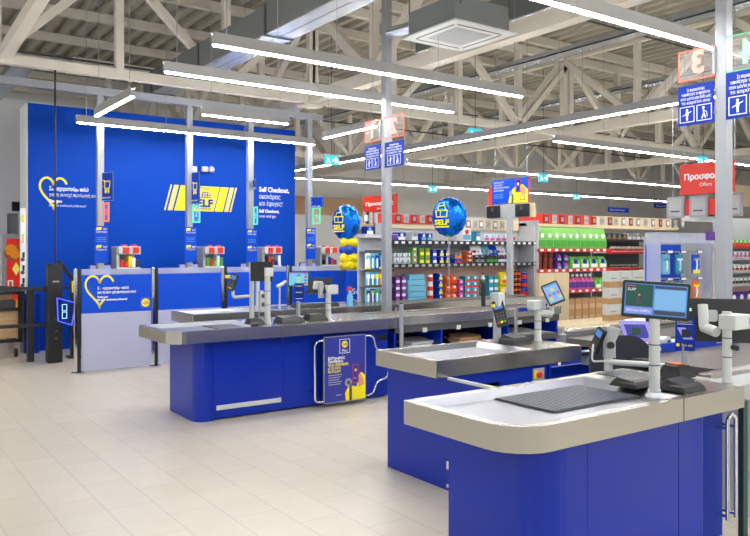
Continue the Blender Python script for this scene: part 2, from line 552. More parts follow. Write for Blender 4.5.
for k in range(12):
    Y = 1.5 + 2 * k
    b = M(TRUSS).box(XA, XB, Y - .05, Y + .05, 6.23, 6.41)
    tag(b.build('roof_purlin', origin=(0, Y, 6.3)), 'cream purlin running lengthwise under the ribbed roof sheet', 'purlin', 'purlins under the roof sheet')
# grey rail carrying the kiosk posts
o = M(ALU).box(-1.5, 7.4, 12.14, 12.26, 4.1, 4.22).build('support_rail')
tag(o, 'grey steel rail above the blue wall that the kiosk posts reach', 'rail')
# cable trays / conduits in the roof
for Y, z, lb in ((14.6, 5.2, 'thin dark conduit high between the trusses behind the blue wall'), (8.6, 5.7, 'thin dark conduit high above the front checkout'), (16.6, 5.0, 'thin dark conduit beyond the middle of the hall')):
    o = M(DGREY).tube([(2, Y, z), (33, Y, z)], .02, n=6).build('conduit', smooth=True)
    tag(o, lb, 'conduit')
for i, X in enumerate((11.4, 15.2)):
    b = M(GALV).box(X, X + .35, 3, 22, 5.5, 5.52).box(X, X + .02, 3, 22, 5.5, 5.6).box(X + .33, X + .35, 3, 22, 5.5, 5.6)
    tag(b.build('cable_tray'), ('galvanised cable tray between the first and second roof truss', 'galvanised cable tray beyond the second roof truss')[i], 'cable tray')

# ducts
t = thing('air_duct', 'large flat metal duct rising diagonally above the first checkout', 'duct', (4.75, 10, 4.5))
b = M(GALV).box(4.55, 4.745, 5.6, 13.9, 4.5, 4.52).box(4.755, 4.95, 5.6, 13.9, 4.5, 4.52).box(4.745, 4.755, 5.6, 13.9, 4.505, 4.52, DARK)
b.build('bottom_sheet', t)
M(DUCTS).box(4.55, 4.95, 5.6, 13.9, 4.52, 4.9).build('duct_body', t)
for y in (6.6, 8.9, 11.2, 13.4): M(DGREY).box(4.53, 4.97, y, y + .04, 4.49, 4.91).build('flange', t)
t = thing('air_duct', 'small blue-lit metal duct at the far left under the roof', 'duct', (2.2, 13, 4.5))
M(GALV).box(2.05, 2.35, 12.4, 15.2, 4.40, 4.42).build('bottom_sheet', t)
M(DUCTS).box(2.05, 2.35, 12.4, 15.2, 4.42, 4.52).build('duct_body', t)

# cassette air conditioner
ax0, ax1, ay0, ay1, az = 5.40, 6.35, 6.12, 7.07, 4.15
t = thing('air_conditioner', 'white square cassette air conditioner hanging under the roof', 'air conditioner', (5.87, 6.6, az))
b = M(OFFW)
P4 = lambda d: [(ax0 + d, ay0 + d), (ax1 - d, ay0 + d), (ax1 - d, ay1 - d), (ax0 + d, ay1 - d)]
b.ring(P4(0), P4(.2), az, az + .022)
b.build('front_panel', t, bevel=.006)
b = M(GREYP).box(ax0 + .2, ax1 - .2, ay0 + .2, ay1 - .2, az + .012, az + .03)
for i in range(16):
    x = ax0 + .21 + i * .034
    b.box(x, x + .014, ay0 + .2, ay1 - .2, az + .004, az + .012, LGREY)
    b.box(ax0 + .2, ax1 - .2, ay0 + .21 + i * .034, ay0 + .224 + i * .034, az + .006, az + .013, LGREY)
b.build('intake_grille', t)
for (x0_, x1_, y0_, y1_) in ((ax0 + .14, ax1 - .14, ay0 + .10, ay0 + .125), (ax0 + .14, ax1 - .14, ay1 - .125, ay1 - .10), (ax0 + .10, ax0 + .125, ay0 + .14, ay1 - .14), (ax1 - .125, ax1 - .10, ay0 + .14, ay1 - .14)):
    M(DGREY).box(x0_, x1_, y0_, y1_, az - .002, az + .004).build('air_outlet', t)
M(DUCTS).box(ax0 + .06, ax1 - .06, ay0 + .06, ay1 - .06, az + .022, az + .31).build('housing', t)
for x in (ax0 + .1, ax1 - .1):
    for y in (ay0 + .02, ay1 - .02): M(DGREY).tube([(x, y, az + .2), (x, y, 6.42)], .008, n=6).build('hanger_rod', t)
M(GALV).tube([(ax0 + .2, ay1 + .0, az + .2), (ax0 + .18, ay1 + .2, az + .2), (ax0 + .17, ay1 + .45, az + .22)], .07, n=14).build('hose', t, smooth=True)
# second grey duct box at the top right
t = thing('air_duct', 'grey duct box passing behind the air conditioner at the top', 'duct', (6.5, 5, 4.6))
M(DUCTS).box(7.3, 7.8, 3.5, 9.2, 4.75, 5.1).build('duct_body', t)
M(GALV).box(7.3, 7.8, 3.5, 9.2, 4.73, 4.75).build('bottom_sheet', t)

# ---------------------------------------------------------------- hanging linear lamps
LZ = 3.6
def lamp(a, c, label, seg=1.41, z=LZ, wires=True, group=None):
    (xa, ya), (xc, yc) = a, c
    L = math.hypot(xc - xa, yc - ya); ns = max(1, round(L / seg)); d = Vector((xc - xa, yc - ya, 0)) / L
    t = thing('pendant_lamp', label, 'lamp', ((xa + xc) / 2, (ya + yc) / 2, z), group)
    p = Vector((xa, ya, z + .055)); q = Vector((xc, yc, z + .055))
    hb = M(HOUS).bar(p, q, .06, .085)
    sd = Vector((-d.y, d.x, 0)) * .028
    for sg in (-1, 1): hb.bar(p + sd * sg + Vector((0, 0, .055)), q + sd * sg + Vector((0, 0, .055)), .005, .034)  # added lips hide the edges of the upward glow strip
    hb.build('housing', t)
    for i in range(ns):
        s0 = L * i / ns + .02; s1 = L * (i + 1) / ns - .02
        M(LIT).bar(Vector((xa, ya, z + .008)) + d * s0, Vector((xa, ya, z + .008)) + d * s1, .044, .018).build('diffuser', t)
        M(LITUP).bar(Vector((xa, ya, z + .101)) + d * s0, Vector((xa, ya, z + .101)) + d * s1, .03, .006).build('added_uplight', t)  # glow strip added on top of the lamp to light the roof
    if wires:
        for i in range(ns + 1):
            s0 = min(max(L * i / ns, .15), L - .15)
            r_ = Vector((xa, ya, z + .07)) + d * s0
            M(GREYP).tube([r_, (r_.x, r_.y, 6.42)], .004, n=5).build('suspension_wire', t)
    return t
lamp((2.86, 6.72), (7.08, 6.72), 'long white strip lamp over the first checkout, crossing in front of the left grey post')
lamp((2.86, 8.05), (7.08, 8.05), 'long white strip lamp just behind the left grey post, ending under the air conditioner')
lamp((2.90, 12.02), (7.14, 12.02), 'long white strip lamp crossing the blue wall from its left end')
lamp((4.21, 10.28), (5.64, 10.28), 'short white strip lamp near the top edge of the blue wall')
lamp((3.0, 9.56), (3.0, 11.3), 'short white strip lamp pointing away at the left of the blue wall', seg=1.8)
lamp((6.87, 9.65), (6.87, 11.25), 'short white strip lamp pointing away left of the numbers 1 and 2', seg=1.8)
lamp((2.86, 4.03), (7.08, 4.03), 'white strip lamp at the top right ending behind the right grey post')
lamp((9.08, 4.6), (9.08, 17.2), 'very long strip lamp running away behind the checkouts towards the back wall')
lamp((10.4, 9.12), (18.9, 9.12), 'long strip lamp over the shelves, ending behind the big red sign')
lamp((10.4, 13.42), (21.6, 13.42), 'long strip lamp in the middle distance over the shelving')
lamp((9.5, 17.85), (29.1, 17.85), 'farthest strip lamp along the grey back wall')
for Y in (2.68, 1.3, -1.6, -4.5):  # out-of-view lamps, added to light the room
    lamp((2.86, Y), (7.08, Y), 'added white strip lamp out of view on the entrance side', group='added unseen strip lamps on the entrance side')
for Y in (1.3, -1.6, -4.5, 6.72, 9.6):
    lamp((-4.2, Y), (0.0, Y), 'added white strip lamp out of view on the entrance side', group='added unseen strip lamps on the entrance side')
lamp((9.08, -4.0), (9.08, 3.0), 'added white strip lamp out of view on the entrance side', group='added unseen strip lamps on the entrance side')
lamp((10.4, 4.8), (20.3, 4.8), 'long strip lamp over the aisles at the right edge')

# exit signs
for px_, py_, Y, lb in ((332, 160, 13.2, 'small turquoise exit sign left of the number 1 sign'), (476, 134, 10.2, 'turquoise exit sign with an arrow on the long lamp right of the number 2'),
                        (433, 189, 17.0, 'small turquoise exit sign low over the back shelves'), (544, 178, 13.3, 'small turquoise exit sign right of the blue phone banner'), (704, 161, 9.05, 'turquoise exit sign above the big red sign'), (577, 197, 17.5, 'tiny turquoise exit sign far over the detergent shelf')):
    x, z = onY(px_, py_, Y)
    F = face((x, Y, z))
    k = .17
    b = M(EXITC).plate(F, -k, -.10, k, .10, EXITC, -.04, 0)
    b.poly(F, [(.02, .02), (.08, .02), (.08, .07), (.16, 0), (.08, -.07), (.08, -.02), (.02, -.02)], EXITW)
    b.line(F, [(-.12, .05), (-.08, 0), (-.12, -.06)], .025, EXITW); b.line(F, [(-.08, 0), (-.04, -.06)], .02, EXITW)
    b.tube([(x, Y + .02, z + .10), (x, Y + .02, 6.42)], .006, m=DGREY, n=6)
    tag(b.build('exit_sign'), lb, 'exit sign')

# ---------------------------------------------------------------- checkout counters
RT, RB = 0.90, 0.785       # rim top and bottom
def rpoly(x0, x1, y0, y1, r=(0, 0, 0, 0), n=6):
    """rectangle with rounded corners, radii in the order (x0,y0) (x1,y0) (x1,y1) (x0,y1)"""
    out = []
    for (cx, cy, a), rr in zip(((x0, y0, PI), (x1, y0, 1.5 * PI), (x1, y1, 0), (x0, y1, .5 * PI)), r):
        sx = 1 if cx == x0 else -1; sy = 1 if cy == y0 else -1
        for i in range(n + 1):
            t = a + PI / 2 * i / n
            out.append((cx + sx * rr + rr * math.cos(t), cy + sy * rr + rr * math.sin(t)))
    return out
def worktop(t, x0, x1, y0, y1, r, tx1, mats=None):
    """steel edge with a sunk packing tray from x0 to tx1 and a flat scanner plate after it"""
    out = rpoly(x0, x1, y0, y1, r)
    q = .05
    ri = tuple(max(0, a - q) for a in r)
    inn = rpoly(x0 + q, tx1, y0 + q, y1 - q, ri)
    b = M(STEEL)
    n = len(out)
    vs = [(x, y, RB) for x, y in out] + [(x, y, RT) for x, y in out] + [(x, y, RT) for x, y in inn]
    fs = [(i, (i + 1) % n, n + (i + 1) % n, n + i) for i in range(n)] + [(n + i, n + (i + 1) % n, 2 * n + (i + 1) % n, 2 * n + i) for i in range(n)]
    b.add(vs, fs, STEEL)
    b.prism([(x, y) for x, y in rpoly(x0 + .01, x1 - .01, y0 + .01, y1 - .01, r)], RB, RB + .004, DARK)
    b.build('steel_rim', t)
    in2 = rpoly(x0 + q + .10, tx1 - .08, y0 + q + .06, y1 - q - .06, tuple(max(0, a - .08) for a in ri))
    b = M(STEELT)
    vs = [(x, y, RT) for x, y in inn] + [(x, y, RT - .035) for x, y in in2]
    b.add(vs, [(i, (i + 1) % n, n + (i + 1) % n, n + i) for i in range(n)] + [tuple(range(n, 2 * n))], STEELT)
    b.build('packing_tray', t)
def roller(t, x0, x1, y0, y1, name='roller_mat', mt=SLAT):
    b = M(DGREY).box(x0, x1, y0, y1, RT - .034, RT - .029)
    k = int((x1 - x0) / .028)
    for i in range(k):
        b.box(x0 + (i + .1) * (x1 - x0) / k, x0 + (i + .85) * (x1 - x0) / k, y0 + .01, y1 - .01, RT - .029, RT - .024, mt)
    b.build(name, t)

# front counter (nearest the viewer)
t = thing('checkout_counter', 'nearest blue checkout counter with rounded steel edge and dark roller mat', 'checkout counter', (3.2, 2.55, 0))
worktop(t, 2.27, 3.70, 2.18, 2.96, (.2, 0, 0, .01), 3.58)
M(STEEL).box(3.70, 4.035, 2.18, 2.96, RB, RT).build('scanner_plate', t)
M(DGREY).box(3.457, 3.461, 2.1785, 2.181, RB, RT).build('seam', t)
roller(t, 2.78, 3.45, 2.43, 2.84)
M(SLAT).box(3.72, 3.98, 2.62, 2.93, RT, RT + .004).build('scanner_glass', t)
M(DARK).box(2.62, 3.83, 2.36, 2.86, 0.0, RB - .005).build('core', t)
M(BLUE).prism(rpoly(2.56, 2.858, 2.30, 2.95, (.15, 0, 0, 0)), .03, RB - .03).build('corner_panel', t)
M(BLUE).box(2.862, 3.598, 2.30, 2.34, .03, RB - .03).build('front_panel', t, bevel=.002)
M(BLUE).prism(rpoly(3.602, 3.86, 2.30, 2.37, (0, .045, 0, 0)), .03, RB - .03).build('front_panel', t)
M(BLUED).box(3.84, 4.15, 2.372, 2.90, .0, RB - .002).build('recess_panel', t)
hx0, hz0 = onY(727.5, 418, 2.30); hx1, _ = onY(735.5, 420, 2.30)
H_ = [(hx0, 2.30, .12), (hx0, 2.30, hz0 - .03)] + [((hx0 + hx1) / 2 - (hx1 - hx0) / 2 * math.cos(a), 2.30, hz0 - .03 + .045 * math.sin(a)) for a in [PI * i / 8 for i in range(1, 8)]] + [(hx1, 2.30, hz0 - .03), (hx1, 2.30, .12)]
b = M(CHROME).tube(H_, .011)
b.tube([(hx0, 2.3, .14), (hx0, 2.41, .14)], .009).tube([(hx1, 2.3, .14), (hx1, 2.41, .14)], .009)
b.tube([(hx0, 2.3, hz0 - .06), (hx0, 2.41, hz0 - .06)], .009).tube([(hx1, 2.3, hz0 - .06), (hx1, 2.41, hz0 - .06)], .009)
b.build('guard_bar', t, smooth=True)
M(DGREEN).box(4.035, 4.08, 2.185, 2.215, 0, RB + .03).build('end_post', t)
M(LGREY).box(4.036, 4.16, 2.22, 2.62, RB + .03, RT - .005).build('end_bracket', t)

# facing counter of the same pair (behind the cashier place)
t = thing('checkout_counter', 'middle blue checkout counter with square steel edge and empty sunk tray', 'checkout counter', (4.0, 4.2, 0))
worktop(t, 3.25, 4.74, 3.87, 4.58, (.01, 0, 0, .01), 4.25)
M(BLUE).box(3.37, 3.39, 3.88, 4.59, .0, RB).build('end_panel', t, bevel=.004)
M(BLUE).box(3.39, 4.70, 4.50, 4.56, 0, RB).build('aisle_panel', t)
b = M(BLUE).box(3.86, 4.36, 3.885, 3.905, .0, RB).box(3.39, 3.86, 3.885, 3.905, .70, RB).box(3.39, 3.86, 3.885, 3.905, 0, .2)
b.build('cashier_side_panel', t)
M(BLUE).box(4.37, 4.40, 3.88, 4.5, 0, RB).build('cashier_side_panel', t)
M(DARK).box(3.40, 4.36, 4.0, 4.02, 0, RB - .01).build('inside', t)
F = face((4.20, 3.885, .715))
b = M(LGREY).plate(F, 0, -.045, .115, .045, LGREY, 0, .012).plate(F, 0, -.03, .035, .03, YEL, .012, .016)
b.build('switch_plate', t)
M(RED).tube([(4.245, 3.872, .715), (4.245, 3.845, .715)], [.02, .022], n=12).build('stop_button', t, smooth=True)
M(BLUED).box(4.40, 5.15, 4.1, 4.14, .55, .70).build('shelf_front', t)
t = thing('door_panel', 'open blue panel with a pale top edge standing out from the middle counter', 'panel', (3.36, 3.6, 0))
M(BLUE).box(3.352, 3.37, 3.22, 3.87, .08, .765).build('leaf', t)
M(OFFW).box(3.347, 3.375, 3.22, 3.87, .765, .782).build('top_edge', t)
M(CHROME).box(3.34, 3.35, 3.80, 3.87, .16, .215).box(3.34, 3.35, 3.80, 3.87, .035, .06).build('hinge', t)

# left counter
t = thing('checkout_counter', 'left blue checkout counter with the phone poster on its front', 'checkout counter', (3.7, 7.0, 0))
worktop(t, 2.40, 3.72, 6.60, 7.48, (.16, 0, 0, .01), 3.40)
M(STEEL).box(3.72, 5.02, 6.60, 7.48, RB, RT).build('scanner_plate', t)
M(DGREY).box(3.552, 3.558, 6.5985, 6.601, RB, RT).build('seam', t)
roller(t, 3.0, 3.3, 6.78, 7.3)
M(DARK).box(2.80, 4.98, 6.84, 7.42, 0, RB - .005).build('core', t)
M(BLUE).prism(rpoly(2.73, 2.90, 6.79, 7.50, (.11, 0, 0, 0)), .0, RB).build('corner_panel', t)
for a, c in ((2.903, 3.66), (3.663, 4.30), (4.303, 4.99)): M(BLUE).box(a, c, 6.79, 6.84, .02, RB).build('front_panel', t, bevel=.002)
M(OFFW).box(2.93, 3.63, 6.772, 6.79, .10, .145).build('bumper_strip', t, bevel=.003)
M(DARK).box(4.86, 4.98, 6.785, 6.79, .64, .70).build('slot', t)
# chrome guard rail carrying the poster
fy = 6.66
zb, zt2 = .07, .705
b = M(CHROME)
def arc(pts, r, k=5):
    """polyline with rounded corners"""
    out = [Vector(pts[0])]
    for i in range(1, len(pts) - 1):
        p = Vector(pts[i]); a = (Vector(pts[i - 1]) - p); c = (Vector(pts[i + 1]) - p)
        rr = min(r, a.length * .49, c.length * .49)
        s0 = p + a.normalized() * rr; s1 = p + c.normalized() * rr
        for j in range(k + 1):
            u = j / k
            out.append(s0 * (1 - u) ** 2 + p * 2 * u * (1 - u) + s1 * u * u)
    out.append(Vector(pts[-1]))
    return out
b.tube(arc([(4.09, fy, zt2), (3.96, fy, zt2), (3.96, fy, zb), (4.09, fy, zb)], .07), .012)
for x, z in ((3.96, .6), (3.96, .18)): b.tube([(x, fy, z), (x, 6.79, z)], .01)
b.build('guard_rail', t, smooth=True)
b = M(CHROME)
b.tube(arc([(4.55, fy, zt2 + .02), (4.70, fy, zt2 + .02), (4.74, fy, .55), (4.90, fy, .53), (4.90, fy, .24), (4.74, fy, .22), (4.70, fy, zb + .01), (4.55, fy, zb + .01)], .07), .012)
for x, z in ((4.9, .4),): b.tube([(x, fy, z), (x, 6.79, z)], .01)
b.build('guard_rail', t, smooth=True)
t = thing('poster', 'blue poster of a phone held over yellow, hanging on the left counter', 'poster', (4.33, fy - .01, .05))
F = face((4.065, fy - .012, .05))
PW, PH = .52, .69
b = M(NAVY).plate(F, 0, 0, PW, PH, NAVY, -.008, 0)
b.poly(F, [(PW * .52, .0), (PW, .0), (PW, PH * .36), (PW * .9, PH * .42), (PW * .82, PH * .36), (PW * .78, PH * .2), (PW * .6, PH * .24), (PW * .5, PH * .12)], YEL)
b.poly(F, [(PW * .60, PH * .0), (PW * .66, 0), (PW * .66, PH * .26), (PW * .60, PH * .26)], DGREY, .002, .004)
b.disc(F, PW * .58, PH * .28, .045, GREYP, .002, .004); b.disc(F, PW * .58, PH * .28, .02, DGREY, .004, .005)
b.frame(F, PW * .68, PH * .26, PW * .83, PH * .55, .006, RED, .002, .004)
b.plate(F, PW * .69, PH * .27, PW * .82, PH * .54, NAVY, .002, .0035); b.disc(F, PW * .755, PH * .46, .014, YEL, .0035, .005)
b.text(F, PW * .71, PH * .33, 'Plus', .02, YEL, d=.004)
b.poly(F, [(PW * .84, PH * .2), (PW * .97, PH * .22), (PW * .95, PH * .32), (PW * .86, PH * .42), (PW * .83, PH * .3)], TAN, .002, .004)
def logo(b, F, x, y, r, d=.002):
    b.disc(F, x, y, r, YEL, d, d + .002, 24)
    b.text(F, x - r * .75, y - r * .3, 'L', r * .85, BLUED, d=d + .003, bold=.001)
    b.text(F, x - r * .3, y - r * .45, 'i', r * .95, RED, d=d + .003, bold=.002)
    b.text(F, x - r * .02, y - r * .3, 'DL', r * .85, BLUED, d=d + .003, bold=.001)
lx, ly = PW * .49, PH * .86
b.frame(F, lx - .065, ly - .085, lx + .065, ly + .065, .005, WHITE, .0, .003)
logo(b, F, lx, ly + .01, .036)
b.text(F, lx, ly - .07, 'Plus', .042, WHITE, align='CENTER')
for k, (s_, c_) in enumerate((('Καθημερινές', WHITE), ('Προσφορές', WHITE), ('Άμεσα εξοικονόμηση', YEL), ('με την κάρτα', YEL), ('πελάτη μας!', YEL))):
    b.text(F, PW * .09, PH * (.655 - .05 * k), s_, .042, c_, bold=.001, width=PW * (.40, .36, .48, .30, .30)[k])
for k in range(5): b.plate(F, PW * .1, PH * (.41 - .035 * k), PW * (.42 - .03 * (k % 3)), PH * (.42 - .035 * k), LGREY, .0, .0015)
b.plate(F, PW * .28, PH * .1, PW * .42, PH * .11, LGREY, 0, .0015)
b.build('printed_sheet', t)
b = M(ALU).frame(F, -.006, -.006, PW + .006, PH + .006, .01, ALU, -.012, .004)
b.build('poster_frame', t)

# conveyor part of the left counter with open storage below
t = thing('conveyor_counter', 'long steel conveyor counter with open bag shelves, right of the left counter', 'conveyor', (7, 7.1, 0))
b = M(STEEL).box(5.06, 7.8, 6.70, 6.80, .80, RT).box(5.06, 7.8, 7.32, 7.42, .80, RT)
b.build('side_rail', t, bevel=.003)
M(BELT).box(5.1, 7.8, 6.80, 7.32, .84, .885).build('belt', t)
M(DGREY).box(5.06, 7.8, 6.74, 6.76, .71, .80).build('ledge_strip', t)  # dark grey second ledge under the steel rail
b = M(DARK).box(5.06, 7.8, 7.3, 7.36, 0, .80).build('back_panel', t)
M(BLUE).box(5.06, 7.8, 6.76, 7.32, 0.0, .42).build('lower_panel', t)
for x in (5.06, 5.75, 6.85, 7.77): M(BLUE).box(x, x + .03, 6.765, 7.3, .42, .72).build('divider', t)
for i in range(5): M(OFFW).box(5.45 + i * .52, 5.51 + i * .52, 6.725, 6.74, .70, .75).build('label_clip', t)
for x, mt, lb, nm in ((5.35, OFFW, 'white crumpled bags on the shelf below the left conveyor', 'folded_bag'), (6.1, KRAFT, 'brown paper bags folded on the shelf below the left conveyor', 'folded_bag'), (7.1, OFFW, 'white bags on the shelf below the far end of the left conveyor', 'folded_bag')):
    b = M(mt)
    for k in range(5):
        xx = x + .06 * (k % 3) ; zz = .42 + .03 * k
        b.poly((Vector((xx, 6.8 + .02 * k, zz)), Vector((1, 0, 0)), Vector((0, .96, .1)), Vector((0, -.1, .99))), [(0, 0), (.36, .02), (.42, .1), (.36, .3), (.05, .32), (-.03, .15)], mt, 0, .028)
    tag(b.build(nm, bevel=.006), lb, 'bag')
t = thing('barrier_post', 'slim steel post at the gap between left counter and its conveyor', 'post', (5.04, 6.52, 0))
px_, py_ = 4.985, 6.53
M(ALU).cyl(px_, py_, 0, 1.06, .024).build('tube', t, smooth=True)
M(BLACK).cyl(px_, py_, 1.06, 1.07, .026).build('cap', t, smooth=True)
M(CHROME).tube([(px_, py_ + .02, 1.0), (px_ + .02, 6.66, 1.0), (px_ + .02, 6.66, .895)], .010).build('handrail', t, smooth=True)
M(CHROME).cyl(px_, py_, 0, .01, .05).build('foot_plate', t, smooth=True)

# back counter of the left pair
t = thing('checkout_counter', 'farthest blue checkout counter, in front of the partition panels', 'checkout counter', (4.4, 8.6, 0))
worktop(t, 3.27, 4.9, 8.24, 8.95, (.01, 0, 0, .01), 4.5)
M(STEEL).box(4.905, 6.6, 8.24, 8.95, RB, RT).build('scanner_plate', t)
M(BLUE).box(3.45, 6.6, 8.27, 8.9, 0, RB).build('base', t)
t = thing('conveyor_counter', 'far steel conveyor counter behind the left grey post', 'conveyor', (8, 8.6, 0))
b = M(STEEL).box(6.63, 9.35, 8.3, 8.38, .78, RT).box(6.63, 9.35, 8.85, 8.93, .78, RT); b.build('side_rail', t)
M(BELT).box(6.63, 9.35, 8.38, 8.85, .84, .885).build('belt', t)
M(BLUE).box(6.63, 9.35, 8.32, 8.9, 0, .78).build('base', t)

# conveyor of the nearest counter
t = thing('conveyor_counter', 'nearest grey conveyor belt at the right edge with a blue price rail', 'conveyor', (6, 2.8, 0))
M(BELT).box(4.55, 8.5, 2.56, 3.30, .84, .885).build('belt', t)
b = M(STEEL).box(4.2, 8.5, 2.47, 2.56, .78, .905); b.build('side_rail', t, bevel=.004)
M(LGREY).box(4.17, 8.5, 2.24, 2.47, .80, .88).build('side_ledge', t)
M(OFFW).box(4.55, 8.5, 2.28, 3.3, .0, .78).build('base', t)
M(BLUED).box(4.75, 8.5, 3.30, 3.33, .86, .95).build('price_rail', t)
for i in range(6):
    x = 4.85 + i * .42
    M(LGREY).box(x, x + .09, 3.296, 3.30, .905, .93).build('price_label', t)
for k in range(4): M(YEL).box(4.5, 8.2, 2.276, 2.28, .3 + .12 * k, .32 + .12 * k).build('stripe', t)
# conveyor of the middle counter
t = thing('conveyor_counter', 'grey conveyor of the middle counter with a round pale rail end', 'conveyor', (6.5, 4.3, 0))
M(BELT).box(5.3, 9, 4.0, 4.5, .80, .86).build('belt', t)
b = M(STEEL).tube([(5.42, 4.58, .90), (9, 4.58, .90)], .03).ball((5.42, 4.58, .9), .03)
b.build('round_rail', t, smooth=True)
M(STEELT).box(5.3, 9, 4.5, 4.61, .76, .88).build('side_rail', t)
M(OFFW).box(4.9, 9, 3.90, 4.0, .72, .80).build('side_rail', t)
M(BLUE).box(5.3, 9, 3.98, 4.56, 0, .76).build('base', t)

# shelf between the two right lanes with goods
t = thing('display_shelf', 'low shelf of small goods between the two right conveyors', 'shelf', (6.5, 3.6, 0))
M(CREAM).box(5.15, 8.6, 3.40, 3.84, .84, .87).build('board', t)
M(BLUED).box(5.15, 8.6, 3.40, 3.82, 0, .84).build('base', t)

# ---------------------------------------------------------------- tall grey posts with lane signs
def lane_post(x, y, label):
    t = thing('grey_post', label, 'post', (x, y, 0))
    M(ALU).box(x - .05, x + .05, y - .05, y + .05, 0, 6.4).build('shaft', t, bevel=.006)
    M(ALU).box(x - .08, x + .08, y - .08, y + .08, 0, .012).build('foot_plate', t)
    return t
p1 = lane_post(5.75, 7.85, 'tall grey square post rising from behind the left counter')
p2 = lane_post(5.97, 3.40, 'tall grey square post at the right, in front of the shelves')
PIC = [0]
def pict(b, F, cx, cy, s, kind):
    b.frame(F, cx - s, cy - s, cx + s, cy + s, s * .09, WHITE)
    if kind == 0:
        b.disc(F, cx, cy + s * .55, s * .16, WHITE); b.poly(F, [(cx - s * .2, cy - s * .1), (cx + s * .2, cy - s * .1), (cx + s * .15, cy + s * .36), (cx - s * .15, cy + s * .36)], WHITE)
        b.plate(F, cx - s * .12, cy - s * .75, cx - s * .02, cy - s * .12, WHITE); b.plate(F, cx + s * .02, cy - s * .75, cx + s * .12, cy - s * .12, WHITE)
        b.line(F, [(cx - s * .6, cy - s * .15), (cx + s * .6, cy + s * .35)], s * .1, WHITE, .002, .003)
    else:
        b.disc(F, cx - s * .1, cy + s * .6, s * .15, WHITE); b.line(F, [(cx - s * .1, cy + s * .42), (cx - s * .05, cy - s * .1), (cx - s * .3, cy - s * .75)], s * .16, WHITE)
        b.line(F, [(cx, cy - s * .1), (cx + s * .2, cy - s * .75)], s * .14, WHITE, .002, .003); b.line(F, [(cx - s * .02, cy + s * .25), (cx + s * .35, cy), (cx + s * .42, cy - s * .6)], s * .08, WHITE, .002, .003)
def lane_sign(unused, y0, ya, yb, y1, z0, z1, num, c_edge, c_dig, label, blabel, bz0, bz1, X, blines, dig_y):
    """acrylic number plate and blue information board on the plane X, from Y=y0 (left) to y1 (right)"""
    t = thing('lane_number_sign', label, 'sign', (X, (y0 + y1) / 2, z0))
    F = face((X - .012, y0, z0), 'x')
    Wd = y0 - y1
    b = MB().plate(F, 0, 0, Wd, z1 - z0, ACRYL, -.008, 0); b.build('acrylic_plate', t)
    b = MB().frame(F, 0, 0, Wd, z1 - z0, .008, c_edge, -.010, .002); b.build('lit_edge', t)
    b = MB().text(F, dig_y, .055, num, .27, c_dig, d=.004, mirror=True, bold=.009); b.build('lit_number', t)
    M(LGREY).box(X - .02, X + .02, min(ya, y1) if False else ya - .01, ya + .01, z0 + .02, z1 - .02).build('clamp', t)
    t = thing('information_board', blabel, 'sign', (X, (y0 + y1) / 2, bz0))
    F = face((X - .012, y0, bz0), 'x'); Hh = bz1 - bz0
    b = MB().plate(F, 0, 0, Wd, Hh, BLUED, -.01, 0)
    cx = Wd / 2
    for k, (s_, wf) in enumerate(blines): b.text(F, cx - Wd * wf / 2, Hh * (.84 - .105 * k), s_, Hh * .11, WHITE, width=Wd * wf)
    s_ = Hh * .2
    pict(b, F, cx - s_ * 1.15, Hh * .27, s_, 0); pict(b, F, cx + s_ * 1.15, Hh * .27, s_, 1)
    b.build('printed_board', t)
    b = M(ALU).box(X - .01, X + .03, ya - .02, ya + .02, bz0 + Hh * .2, bz0 + Hh * .25).box(X - .01, X + .03, ya - .02, ya + .02, bz0 + Hh * .75, bz0 + Hh * .8); b.build('bracket', t)
tl = (('Σε παρακαλούμε', .5), ('τοποθέτησε τα προϊόντα', .8), ('στον ιμάντα και δείξε μας', .85), ('το καρότσι σου', .8))
lane_sign(0, 8.25, 7.90, 0, 7.90, 3.08, 3.36, '1', NEONR, NEONR2, 'clear plate with a glowing red digit one, left side of the left grey post', 'blue pictogram board under the red digit one, left half of the left post', 2.71, 3.03, 5.75 - .055, tl, .24)
lane_sign(0, 7.80, 7.80, 0, 7.40, 3.08, 3.36, '2', NEONR, NEONR2, 'clear plate with a glowing red digit two, right side of the left grey post', 'blue pictogram board under the red digit two, right half of the left post', 2.71, 3.03, 5.75 - .055, tl, .27)
lane_sign(0, 3.775, 3.45, 0, 3.45, 3.10, 3.36, '3', NEONR, NEONR2, 'clear plate with a glowing red mirrored digit three left of the right grey post', 'blue pictogram board on the left side of the right grey post', 2.72, 3.06, 5.97 - .055, tl, .25)
lane_sign(0, 3.345, 3.345, 0, 2.97, 3.10, 3.40, '4', NEONG, NEONG2, 'clear plate with a glowing green digit four at the right edge', 'blue pictogram board cut off by the right edge, under the green digit', 2.72, 3.10, 5.97 - .055, tl, .26)

